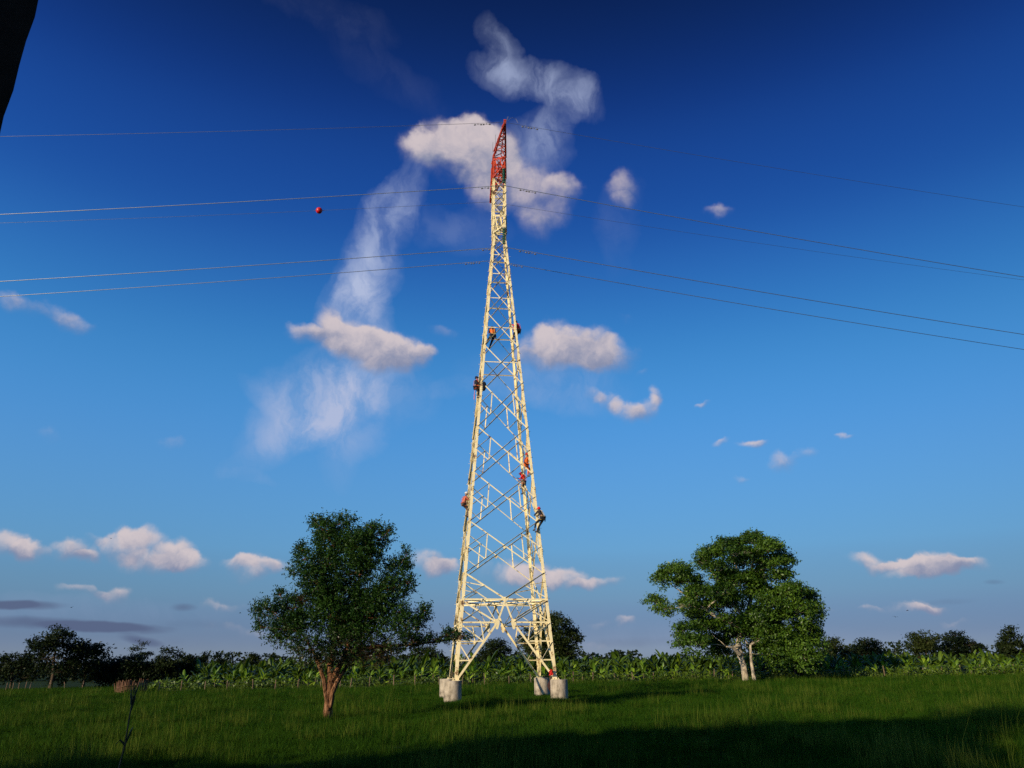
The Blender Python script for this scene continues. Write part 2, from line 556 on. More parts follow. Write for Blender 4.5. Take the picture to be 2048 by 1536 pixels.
# ------------------------------------------------------------------ ground
gm_ = mat_noise('meadow_soil', [(.010, .018, .004), (.020, .038, .007), (.030, .056, .010)], .35, .95, 8, [.3, .5, .7], bump=.8, bscale=6, coord='World', spec=.05)
xs = np.concatenate([np.linspace(-3000, -140, 8), np.linspace(-120, 120, 49), np.linspace(140, 3000, 8)])
ys = np.concatenate([np.linspace(-400, -60, 5), np.linspace(-50, 200, 51), np.linspace(230, 4500, 12)])
XX, YY = np.meshgrid(xs, ys)
ZZ = gzn(XX) + .03 * np.sin(XX * .31 + 1) * np.sin(YY * .23) * (np.abs(XX) < 200)
V = np.stack([XX.ravel(), YY.ravel(), ZZ.ravel()], 1)
nx_, ny_ = len(xs), len(ys)
I = (np.arange(ny_ - 1)[:, None] * nx_ + np.arange(nx_ - 1)[None]).ravel()
ground = link('ground', np_mesh('ground', V, np.stack([I, I + 1, I + 1 + nx_, I + nx_], 1), True), None, gm_)
tag(ground, 'flat green pasture rising slightly to the right', kind='structure')

# ------------------------------------------------------------------ transmission tower
TX, TY, TTH, TZ = -0.97, 56.6, math.radians(7.5), 1.1
tower = empty('transmission_tower', (TX, TY, 0), TTH)
tag(tower, 'tall cream lattice power-line tower with a red peak standing in the pasture', 'tower')


def hw(z):
    return max(.55, 3.33 - .0822 * (z - 1.1))


_lm = {}


def lprofile(w, t=.012):
    """unit-length L angle: corner on the axis, one flange along +X, one along +Y"""
    k = round(w, 3)
    if k not in _lm:
        b = MB()
        p = [(0, 0), (w, 0), (w, t), (t, t), (t, w), (0, w)]
        vs = [(x, y, 0) for x, y in p] + [(x, y, 1) for x, y in p]
        fs = [(i, (i + 1) % 6, (i + 1) % 6 + 6, i + 6) for i in range(6)]
        fs += [(3, 2, 1, 0), (5, 4, 3, 0), (6, 7, 8, 9), (6, 9, 10, 11)]
        b.add(vs, fs)
        _lm[k] = b.mesh('steel_angle')
    return _lm[k]


_matmesh = {}


def angle(name, a, b, w, da, mat, parent=None, db=None):
    """steel angle from a to b; da = direction of flat flange, db = of outstanding flange (tower frame)"""
    parent = parent or tower
    a, b = Vector(a), Vector(b)
    z = b - a
    L = z.length
    zn = z / L
    x = Vector(da)
    x = (x - zn * x.dot(zn)).normalized()
    y = zn.cross(x)
    if db is not None and y.dot(Vector(db)) < 0:
        y = -y
    key = (round(w, 3), mat)
    if key not in _matmesh:
        me = lprofile(w).copy()
        me.materials.append(M[mat])
        _matmesh[key] = me
    o = bpy.data.objects.new(name, _matmesh[key])
    COL.objects.link(o)
    o.parent = parent
    o.matrix_local = Matrix(((x[0], y[0], z[0], a[0]), (x[1], y[1], z[1], a[1]), (x[2], y[2], z[2], a[2]), (0, 0, 0, 1)))
    return o


def Z(py, half_l=None):
    """height of a level on the front face read at image row py"""
    z = 20.0
    for _ in range(30):
        z = atY(1000, py, TY - hw(z) * math.cos(TTH))[2]
    return z


FACES = []   # each face: normal, and function (s in -1..1, z) -> point
for k in range(4):
    an = [-math.pi / 2, 0, math.pi / 2, math.pi][k]     # front, right, back, left normals
    n = Vector((math.cos(an), math.sin(an), 0))
    u = Vector((-n.y, n.x, 0))                          # seen from outside, u runs left to right
    FACES.append((n, u))


def fp(k, s, z, off=0.0):
    n, u = FACES[k]
    h = hw(z)
    return n * (h + off) + u * (s * h) + Vector((0, 0, z))


def outdir(k, rising):
    """which way the outstanding flange points: risers carry it on the camera side, fallers away from it"""
    n, u = FACES[k]
    if k in (0, 2):
        cam_side = Vector((0, -1, 0))
        screen_rise = rising if k == 0 else not rising
        return cam_side if screen_rise else -cam_side
    return n if rising else -n


def member(name, k, s0, z0, s1, z1, w, mat='cream'):
    """bracing member lying in face k; its flat flange hangs below its upper edge"""
    n, u = FACES[k]
    rising = (s1 - s0) * (z1 - z0) > 0
    off = .006 if rising else -.014
    a, b = fp(k, s0, z0, off), fp(k, s1, z1, off)
    d = (b - a).normalized()
    q = n.cross(d)
    if q.z > 0:
        q = -q
    if abs(z1 - z0) > 4 * abs(hw(z0) * (s1 - s0)) + 1e-6:
        q = u
        rising = False
    if name == 'main_diagonal':
        rising = False
    if rising and name != 'horizontal_bar':
        w *= .8
    return angle(name, a, b, w, q, mat, None, outdir(k, rising))


zb = Z(1197)
LV = [Z(y) for y in (1144.6, 1041.5, 944, 853, 764, 690, 625.5, 571, 527, 494, 468, 438, 409.6, 383, 356.5)]
z41 = LV[-1]
ztop = Z(314)
zk = [Z(1243), Z(1281), Z(1319)]
# legs (their red tops are parts of their own)
for sx in (-1, 1):
    for sy in (-1, 1):
        def P(z):
            return Vector((sx * hw(z), sy * hw(z), z))
        leg = MB()
        lev = [TZ - .1, 10, 22, 34.92, z41]
        ws = [.20, .20, .17, .15, .15]
        t = .016
        base = len(leg.v)
        for z, w in zip(lev, ws):
            p = P(z)
            for (x, y) in [(0, 0), (w, 0), (w, t), (t, t), (t, w), (0, w)]:
                leg.v.append((p.x - sx * x, p.y - sy * y, p.z))
        for i in range(len(lev) - 1):
            for j in range(6):
                a0, a1 = base + i * 6 + j, base + i * 6 + (j + 1) % 6
                leg.f.append((a0, a1, a1 + 6, a0 + 6))
        lo = leg.build('leg', M['cream'], tower)
        # splice plates, base plate, step bolts on each leg
        for zs in (9.2, 13.6, 17.9, 21.6, 26.8, 31.8, 36.2):
            sp = MB()
            p = P(zs)
            sp.box((p.x - sx * .09, p.y + sy * .012, p.z), (.15, .016, .75))
            sp.box((p.x + sx * .012, p.y - sy * .09, p.z), (.016, .15, .75))
            for q in range(5):
                for e in (-.035, .035):
                    sp.box((p.x - sx * (.09 + e), p.y + sy * .03, p.z - .3 + q * .15), (.03, .025, .03))
            so = sp.build('splice_plate', M['cream'], lo)
        bp = MB()
        p = P(TZ)
        bp.box((p.x - sx * .1, p.y - sy * .1, TZ + .015), (.5, .5, .03))
        for ex in (-.17, .17):
            for ey in (-.17, .17):
                bp.tube([(p.x - sx * .1 + ex, p.y - sy * .1 + ey, TZ + .02), (p.x - sx * .1 + ex, p.y - sy * .1 + ey, TZ + .12)], .02, 6)
        bp.build('base_plate', M['cream'], lo)
        if sx * sy < 0:
            sb = MB()
            z = 3.0
            i = 0
            while z < z41 - .2:
                p = P(z)
                if i % 2:
                    sb.tube([(p.x - sx * .1, p.y, p.z), (p.x - sx * .1, p.y + sy * .16, p.z)], .010, 5)
                else:
                    sb.tube([(p.x, p.y - sy * .1, p.z), (p.x + sx * .16, p.y - sy * .1, p.z)], .010, 5)
                z += .4
                i += 1
            tag(sb.build('step_bolts', M['cream'], lo), kind='stuff')
        angle('red_leg', P(z41), P(ztop), .15, (-sx, 0, 0), 'red', None, (0, -sy, 0))


def gusset(k, s, z, w=.34, h=.34, mat='cream'):
    n, u = FACES[k]
    b = MB()
    c_ = fp(k, s, z, -.004)
    hh, ww_ = h / 2, w / 2
    vs = []
    for off in (-.006, .006):
        for (a, e) in [(-ww_ * .9, -hh * .15), (-ww_ * .35, -hh), (ww_ * .35, -hh), (ww_ * .9, -hh * .15), (ww_, hh * .3), (ww_ * .5, hh * .75), (-ww_ * .5, hh * .75), (-ww_, hh * .3)]:
            vs.append(c_ + u * a + Vector((0, 0, e)) + n * off)
    fs = [tuple(range(7, -1, -1)), tuple(range(8, 16))] + [(i, (i + 1) % 8, (i + 1) % 8 + 8, i + 8) for i in range(8)]
    b.add(vs, fs)
    return b.build('gusset_plate', M[mat], tower)


for k in range(4):
    # leg extension below the belt
    m1 = lambda *a, **kw: member(*a, **kw)
    horiz = 'horizontal_bar'
    zi = zk[0]
    si = .31 * .57
    member(horiz, k, -.97, zb, .97, zb, .11)
    for sg in (-1, 1):
        sk = sg * .185
        member(horiz, k, sg * .97, zi, sk, zi, .10)
        member('main_diagonal', k, sg * .97, TZ + .08, sk, zi, .13)
        member('main_diagonal', k, sk, zi, 0, zb, .11)
        member('brace', k, sk, zi, sg * .97, zb - .12, .10)
        # bars between leg and main diagonal
        def sd(z):
            t_ = (z - TZ - .08) / (zi - TZ - .08)
            x0 = sg * .97 * hw(TZ)
            x1 = sk * hw(zi)
            return (x0 + (x1 - x0) * t_) / hw(z)
        member(horiz, k, sg * .97, zk[1], sd(zk[1]), zk[1], .08)
        member(horiz, k, sg * .97, zk[2], sd(zk[2]), zk[2], .08)
        member('brace', k, sd(zk[1]), zk[1], sg * .97, zi - .1, .075)
        member('brace', k, sd(zk[2]), zk[2], sg * .97, zk[1] - .1, .075)
        # hanger in the triangle under the belt
        sm = sg * .52
        member('redundant_strut', k, sm, zb, sg * .60, (zi + zb) / 2 + .05, .06)
        member('redundant_strut', k, sm, zb, sg * .22, zi + .12, .06)
        member('redundant_strut', k, sg * .60, (zi + zb) / 2 + .02, sg * .97, zi + .05, .06)
        member('redundant_strut', k, sd(zk[1]), zk[1], sg * .55, zi, .06)
        gusset(k, sk, zi - .12, .36, .74)
    gusset(k, 0, zb - .02, .5, .34)
    # first panel: V from the belt to the legs
    for sg in (-1, 1):
        member('brace', k, 0, zb + .05, sg * .97, LV[0], .10)
        zm = (zb + LV[0]) / 2
        member('redundant_strut', k, sg * .5, (zb + LV[0]) / 2, sg * .97, zb + .1, .06)
        member('redundant_strut', k, sg * .5, (zb + LV[0]) / 2, sg * .97, zm + .25, .06)
    for i in range(len(LV) - 1):
        z0, z1 = LV[i], LV[i + 1]
        wd = .075 if i < 5 else (.064 if i < 9 else .06)
        e = .96
        member('brace', k, -e, z0, e, z1, wd)
        member('brace', k, e, z0, -e, z1, wd)
        # level where the two arms of the X cross
        h0, h1 = hw(z0), hw(z1)
        tc_ = h0 / (h0 + h1)
        zc = z0 + (z1 - z0) * tc_
        if i < 4:
            for sg in (-1, 1):
                zl = z0 + (z1 - z0) * .5
                # quarter points on lower and upper arms
                ta = tc_ * .5
                za = z0 + (z1 - z0) * ta
                xa = sg * h0 * .96 * (1 - ta / tc_)
                tb = 1 - (1 - tc_) * .5
                zq = z0 + (z1 - z0) * tb
                xb = sg * h1 * .96 * ((tb - tc_) / (1 - tc_))
                member('redundant_strut', k, sg * .96, zl, xa / hw(za), za, .06)
                member('redundant_strut', k, sg * .96, zl, xb / hw(zq), zq, .06)
                member('redundant_strut', k, xa / hw(za), za, xb / hw(zq), zq, .065)
        elif i < 9:
            member(horiz, k, -.96, zc, .96, zc, .065)
        else:
            member(horiz, k, -.94, z1, .94, z1, .065)
    gusset(k, 0, (LV[0] + LV[1]) / 2 - .07, .22, .22)
    # red top of the cage
    zz = [z41, (z41 + ztop) / 2, ztop]
    for i in range(2):
        member('red_brace', k, -.94, zz[i], .94, zz[i + 1], .07, 'red')
        member('red_brace', k, .94, zz[i], -.94, zz[i + 1], .07, 'red')
    for z_ in zz:
        member('red_horizontal_bar', k, -.94, z_, .94, z_, .09, 'red')
# plan bracing in the belt
for (z_, a_) in ((zb, .97),):
    h_ = hw(z_) * a_
    angle('plan_brace', (-h_, -h_, z_ - .03), (h_, h_, z_ - .03), .08, (0, 0, -1), 'cream')
    angle('plan_brace', (-h_, h_, z_ - .05), (h_, -h_, z_ - .05), .08, (0, 0, -1), 'cream')
h_ = hw(zb)
for (a, b) in (((0, -1), (1, 0)), ((1, 0), (0, 1)), ((0, 1), (-1, 0)), ((-1, 0), (0, -1))):
    angle('plan_brace', (a[0] * h_, a[1] * h_, zb - .02), (b[0] * h_, b[1] * h_, zb - .02), .08, (0, 0, -1), 'cream')


def arm(side, reach, zr0, zr1, zt0, zt1, mat, w=.09, nseg=4, tipw=.10):
    """pyramid cross-arm: side -1 towards the camera, +1 away"""
    pre = 'red_' if mat == 'red' else ''
    h = .55
    lines = {}
    for sx in (-1, 1):
        for nm, zr, zt in (('b', zr0, zt0), ('t', zr1, zt1)):
            a = Vector((sx * h, side * h, zr))
            b = Vector((sx * tipw, side * reach, zt))
            lines[(sx, nm)] = (a, b)
            angle(pre + 'arm_chord', a, b, w, (-sx, 0, 0), mat, None, (0, 0, -1 if nm == 't' else 1))
    L = lambda key, t: lines[key][0].lerp(lines[key][1], t)
    for i in range(nseg):
        t0, t1 = i / nseg, (i + 1) / nseg
        for sx in (-1, 1):
            a, b = (('b', 't') if i % 2 == 0 else ('t', 'b'))
            angle(pre + 'arm_lacing', L((sx, a), t0), L((sx, b), t1), .055, (0, side, -1), mat)
            if i:
                angle(pre + 'arm_lacing', L((sx, 'b'), t0), L((sx, 't'), t0), .055, (0, side, 0), mat)
        for nm in 'bt':
            sx = 1 if i % 2 else -1
            angle(pre + 'arm_lacing', L((sx, nm), t0), L((-sx, nm), t1), .055, (0, side, 0), mat)
            angle(pre + 'arm_lacing', L((-1, nm), t1), L((1, nm), t1), .055, (0, side, 0), mat)
    pb = MB()
    pb.box((0, side * (reach + .03), zt0 + .02), (tipw * 2 + .10, .02, .22))
    pb.box((0, side * (reach + .03), zt1), (tipw * 2 + .10, .018, .12))
    pb.build(pre + 'tip_plate', M[mat], tower)
    return tower.matrix_basis


def tpoint(x, y, z):
    c_, s_ = math.cos(TTH), math.sin(TTH)
    return Vector((TX + x * c_ - y * s_, TY + x * s_ + y * c_, z))


def zpix(py, x, y):
    p = tpoint(x, y, 0)
    # column of the point, iterate height so that it projects on row py
    z = 35.0
    for _ in range(20):
        q = Vector((p.x, p.y, z)) - Vector(cC)
        d = q.dot(Vector(cF))
        col = 1024 + FPX * q.dot(Vector(cR)) / d
        z = atY(col, py, p.y)[2]
    return z


RG = 4.4
zG = zpix(243, 0, -RG)
arm(-1, RG, ztop - .05, ztop + .55, zG - .12, zG + .12, 'red', .10, 5, .05)
RGF = 7.0
zGF = zpix(402, 0, RGF)
arm(1, RGF, z41 + .9, ztop + .3, zGF - .12, zGF + .12, 'red', .09, 6, .05)
for sx in (-1, 1):
    angle('red_brace', (sx * .55, -.55, ztop), (sx * .25, -.3, ztop + .95), .08, (0, 1, 0), 'red')
    angle('red_brace', (sx * .55, .55, ztop), (sx * .25, .3, ztop + .95), .08, (0, 1, 0), 'red')
    angle('red_brace', (sx * .25, -.3, ztop + .95), (sx * .05, -RG, zG + .14), .07, (-sx, 0, 0), 'red')
    angle('red_brace', (sx * .25, -.3, ztop + .95), (sx * .25, .3, ztop + .95), .07, (-sx, 0, 0), 'red')
R1, R2, R3 = 3.4, 4.5, 3.4
z1t = zpix(334, 0, -R1)
z3t = zpix(453, 0, -R3)
z2t = zpix(494, 0, R2)
arm(-1, R1, z41 + .05, z41 + 1.9, z1t, z1t + .95, 'red', .09, 4)
arm(-1, R3, Z(467), Z(430), z3t, z3t + .95, 'cream', .09, 4)
arm(1, R2, Z(425), Z(390), z2t, z2t + .9, 'cream', .09, 4)
# lightning rods on the peak
lr = MB()
lr.tube([(.1, -RG, zG), (.28, -RG - .02, zG + .5)], .02, 5)
lr.build('lightning_rod', M['galv'], tower)
for q, (dx, dz) in enumerate(((-.62, .55), (-.45, .95))):
    lr = MB()
    lr.tube([(dx, -.9 - q * .5, ztop + dz - .4), (dx, -.9 - q * .5, ztop + dz + .65)], .016, 5)
    lr.build('lightning_rod', M['galv'], tower)

# ------------------------------------------------------------------ footings
FOOT = {'fl': (-1, -1), 'fr': (1, -1), 'bl': (-1, 1), 'br': (1, 1)}
foot_label = {'fl': 'round concrete footing of the left front tower leg, nearest the small tree',
              'fr': 'round concrete footing of the right front tower leg, under the red cloth',
              'bl': 'round concrete footing mostly hidden behind the left front footing',
              'br': 'round concrete footing of the right rear tower leg, crossed by two diagonal shadows'}
for key, (sx, sy) in FOOT.items():
    p = tpoint(sx * (hw(TZ) + .10), sy * (hw(TZ) + .05), 0)
    b = MB()
    prof = [(.57, -.45), (.565, 0), (.56, .5), (.555, TZ - .04), (.535, TZ - .005), (.50, TZ), (.02, TZ + .004)]
    b.lathe(prof, 40)
    for i in range(len(b.v)):
        x, y, z = b.v[i]
        r = 1 + .012 * math.sin(5 * math.atan2(y, x) + z * 4 + sx) + random.uniform(-.006, .006)
        b.v[i] = (x * r, y * r, z)
    root = b.build('concrete_footing', M['concrete'], None, True)
    root.location = (p.x, p.y, 0)
    tag(root, foot_label[key], 'footing', 'concrete footings of the tower')
# red cloth tied to the right leg foot
cl = MB()
p = tpoint(hw(TZ) - .42, -hw(TZ) - .06, 1.72)
NQ = 9
for i in range(NQ):
    for j in range(6):
        a = j / 5 - .5
        wdt = .06 + .10 * math.sin(min(1, i / 4) * math.pi / 2) * (1 - .25 * i / NQ)
        cl.v.append((p.x + a * wdt * 1.6 + .03 * math.sin(i * 1.3), p.y - .12 + .06 * math.cos(j * 2.1 + i * .8), p.z - i * .045))
for i in range(NQ - 1):
    for j in range(5):
        a = i * 6 + j
        cl.f.append((a, a + 1, a + 7, a + 6))
red_cloth = mat_noise('red_cloth', [(.55, .012, .008), (.75, .03, .015)], 5, .8)
o = cl.build('red_cloth', red_cloth, None, True)
sm_ = o.modifiers.new('thick', 'SOLIDIFY')
sm_.thickness = .012
tag(o, 'bright red cloth tied low on the diagonal of the right tower leg', 'cloth')
# dark bundle between the right footings
bb = MB()
p = tpoint(hw(TZ) - .15, -hw(TZ) + 1.2, 0)
for i in range(9):
    z = .25 + i * .1
    r = .26 * math.sin(math.pi * (i + 1.2) / 11) + .03
    for j in range(10):
        a = 2 * math.pi * j / 10
        rr = r * (1 + .1 * math.sin(3 * a + i))
        bb.v.append((p.x + rr * math.cos(a), p.y + rr * math.sin(a), z))
for i in range(8):
    for j in range(10):
        a0, a1 = i * 10 + j, i * 10 + (j + 1) % 10
        bb.f.append((a0, a1, a1 + 10, a0 + 10))
bb.f.append(tuple(range(9, -1, -1)))
bb.f.append(tuple(range(80, 90)))
maroon = mat_noise('maroon_cloth', [(.022, .008, .008), (.045, .014, .013)], 5, .9)
o = bb.build('rope_bag', maroon, None, True)
tag(o, 'dark maroon bag standing in the gap between the two right footings', 'bag')
bt = MB()
bt.tube([(p.x, p.y, 1.04), (p.x + .02, p.y, 1.12), (p.x - .05, p.y, 1.22)], [.05, .07, .09], 8)
bt.build('bag_neck', maroon, o)

# ------------------------------------------------------------------ insulators, conductors, dampers, marker ball


def insulator(x, y, ztp, zcond, label):
    p = tpoint(x, y, ztp)
    root = empty('insulator_string', p)
    tag(root, label, 'insulator', 'green glass insulator strings')
    L = ztp - zcond
    b = MB()
    b.tube([(0, 0, 0), (0, 0, -.16)], .025, 6)
    b.build('hanger', M['galv'], root)
    n = max(5, int((L - .35) / .146))
    step = (L - .36) / n
    d = MB()
    d.lathe([(.03, .06), (.05, .05), (.05, .015), (.13, -.02), (.135, -.035), (.09, -.028), (.05, -.04), (.02, -.05), (.02, -.09)], 14)
    dm = d.mesh('disc', True)
    dm.materials.append(M['glass'])
    for i in range(n):
        o = link('insulator_disc', dm, root)
        o.location = (0, 0, -.22 - i * step)
    b = MB()
    b.box((0, 0, -L + .06), (.05, .04, .12))
    b.tube([(-.16, 0, -L - .02), (-.08, 0, -L - .035), (.08, 0, -L - .035), (.16, 0, -L - .02)], .035, 8)
    b.build('suspension_clamp', M['galv'], root)
    return root


zc1 = zpix(371, 0, -R1)
zc3 = zpix(494, 0, -R3)
zc2 = zpix(521, 0, R2)
insulator(0, -R1, z1t - .02, zc1 + .03, 'green glass insulator string hanging from the red upper cross-arm')
insulator(0, -R3, z3t - .02, zc3 + .03, 'green glass insulator string hanging from the lower cream cross-arm')
insulator(0, R2, z2t - .02, zc2 + .03, 'green glass insulator string on the far side of the tower, lowest and farthest left')


def solve_plane(px, py, p):
    """where the sight line meets the vertical plane through p along the line direction"""
    d = ray(px, py)
    ux, uy = math.cos(TTH), math.sin(TTH)
    # C + t d = p + s u
    A = np.array([[d[0], -ux], [d[1], -uy]])
    t, s = np.linalg.solve(A, np.array([p.x - cC[0], p.y - cC[1]]))
    return s, cC[2] + t * d[2]


def conductor(name, x, y, z, left, right, rad, mat, label, damp=(), bcoef=3.2e-4):
    p = tpoint(x, y, z)
    ux, uy = math.cos(TTH), math.sin(TTH)
    co = {}
    for sgn, pix in ((-1, left), (1, right)):
        s, ze = solve_plane(pix[0], pix[1], p)
        co[sgn] = (ze - z - bcoef * s * s) / s
    def W(s):
        a = co[-1] if s < 0 else co[1]
        return Vector((p.x + ux * s, p.y + uy * s, z + a * s + bcoef * s * s))
    smax = 210
    ss = [-smax + i * 3.5 for i in range(61)] + [i * 3.5 for i in range(0, 61)][0:]
    ss = sorted(set([round(v, 3) for v in ss]))
    b = MB()
    b.tube([W(s) for s in ss], rad, 10)
    o = b.build(name, M[mat], None, True)
    tag(o, label, 'wire')
    for s in damp:
        q = W(s)
        dm = MB()
        dirv = (W(s + .1) - W(s - .1)).normalized()
        dn = Vector((0, 0, -1))
        c0 = q + dn * .14
        dm.tube([c0 - dirv * .24, c0 + dirv * .24], .012, 5)
        for e in (-1, 1):
            dm.tube([c0 + dirv * (e * .17), c0 + dirv * (e * .20), c0 + dirv * (e * .30), c0 + dirv * (e * .33)], [.03, .05, .055, .03], 8)
        dm.box(q + dn * .06, (.05, .06, .15))
        dm.build('vibration_damper', M['galv'], o)
    return W, o


Wg1, og1 = conductor('ground_wire', 0, -RG - .05, zG - .12, (0, 273), (2048, 414), .013, 'steelwire', 'thin topmost ground wire running from the red tip of the tower', (-1.5, -2.2, 1.7, 2.4))
Wg2, og2 = conductor('ground_wire', 0, RGF, zGF - .1, (0, 446), (2048, 560), .012, 'steelwire', 'thin ground wire that carries the red marker ball', ())
Wc1, oc1 = conductor('conductor', 0, -R1, zc1, (0, 429), (2048, 554), .025, 'wire', 'upper conductor crossing the tower just below its red top', (-1.5, 1.6, 2.3))
Wc3, oc3 = conductor('conductor', 0, -R3, zc3, (0, 563), (2048, 669), .025, 'wire', 'middle conductor hung from the lower near cross-arm', (-1.4, 1.5, 2.2))
Wc2, oc2 = conductor('conductor', 0, R2, zc2, (0, 593), (2048, 699), .025, 'wire', 'lowest conductor, passing behind the tower', (-1.5, -2.2, 1.6, 2.3))
# short jumper with flag-like tail at the peak
jp = MB()
q0 = tpoint(.05, -RG - .05, zG)
jp.tube([q0 + Vector((.15, 0, .05)), q0 + Vector((.55, 0, .35)), q0 + Vector((.85, .1, .30)), q0 + Vector((1.0, .1, -.08))], .012, 5)
jp.build('bond_lead', M['galv'], og1)
# ball: find s on the far wire whose column is 638
best = min(np.linspace(-60, -2, 400), key=lambda s: abs((lambda q: 1024 + FPX * q.dot(Vector(cR)) / q.dot(Vector(cF)))(Wg2(s) - Vector(cC)) - 638))
q = Wg2(best)
ball = empty('marker_ball', q)
tag(ball, 'round red aerial marker ball on the thin wire left of the tower', 'marker ball')
red_ball = mat_noise('red_plastic', [(.50, .008, .015), (.62, .015, .02)], 3, .35, spec=.5)
for e in (-1, 1):
    b = MB()
    b.lathe([(.29 * math.sin(a), e * (.008 + .29 * math.cos(a))) for a in np.linspace(math.pi / 2, .02, 10)], 24)
    b.build('shell_half', red_ball, ball, True)
b = MB()
b.lathe([(.305, -.02), (.31, 0), (.305, .02)], 24)
b.build('seam_flange', red_ball, ball)
b = MB()
dirv = (Wg2(best + 1) - Wg2(best - 1)).normalized()
b.tube([-dirv * .55, -dirv * .3, dirv * .3, dirv * .55], [.014, .03, .03, .014], 6)
b.build('wire_clamp', M['galv'], ball)

# ------------------------------------------------------------------ climbers
SKIN = mat_noise('skin', [(.20, .09, .05), (.26, .12, .07)], 8, .55)
HAIR = mat_noise('black_hair', [(.008, .006, .005), (.02, .015, .012)], 20, .6)
BOOT = mat_noise('black_leather', [(.008, .008, .008), (.02, .018, .016)], 9, .5)


def cloth(name, c_):
    return mat_noise(name, [tuple(v * .7 for v in c_), c_], 7, .85, 4, bump=.4, bscale=9)


C_ORANGE = cloth('orange_vest', (.90, .16, .02))
C_RED = cloth('red_shirt', (.75, .025, .02))
C_NAVY = cloth('navy_jacket', (.012, .014, .028))
C_JEANS = cloth('dark_jeans', (.02, .028, .055))
C_TAN = cloth('tan_trousers', (.30, .20, .12))
C_GREYB = cloth('brown_grey_trousers', (.16, .10, .08))
C_BLACK = cloth('black_trousers', (.012, .011, .012))
C_SALMON = cloth('faded_red_shirt', (.75, .19, .11))
H_RED = mat_noise('red_helmet', [(.60, .01, .015), (.68, .02, .02)], 3, .3)
H_NAVY = mat_noise('navy_helmet', [(.01, .015, .05), (.02, .03, .08)], 3, .3)
H_WHITE = mat_noise('white_helmet', [(.65, .65, .65), (.75, .75, .75)], 3, .3)
WEB = mat_noise('orange_webbing', [(.70, .09, .02), (.80, .14, .03)], 9, .7)
WEBY = mat_noise('yellow_webbing', [(.60, .42, .12), (.7, .5, .2)], 9, .7)
PINK = mat_noise('pink_strap', [(.62, .14, .20), (.70, .2, .26)], 6, .8)


def skin_obj(name, chains, mat, parent, sub=1):
    """chains: lists of (point, radius); chains whose first point equals an existing point are joined to it"""
    vs, rs, es = [], [], []
    def idx(p):
        for i, v in enumerate(vs):
            if (Vector(v) - Vector(p)).length < 1e-5:
                return i
        return None
    roots = []
    for ch in chains:
        prev = None
        for (p, r) in ch:
            i = idx(p)
            if i is None:
                i = len(vs)
                vs.append(tuple(p))
                rs.append(r)
                if prev is None:
                    roots.append(i)
            if prev is not None:
                es.append((prev, i))
            prev = i
    me = bpy.data.meshes.new(name)
    me.from_pydata(vs, es, [])
    o = link(name, me, parent, mat)
    md = o.modifiers.new('skin', 'SKIN')
    md.use_smooth_shade = True
    if not me.skin_vertices:
        pass
    lay = me.skin_vertices[0].data
    for i, r in enumerate(rs):
        lay[i].radius = (r, r)
        lay[i].use_root = i in roots
    if sub:
        s_ = o.modifiers.new('sub', 'SUBSURF')
        s_.levels = sub
        s_.render_levels = sub
    return o


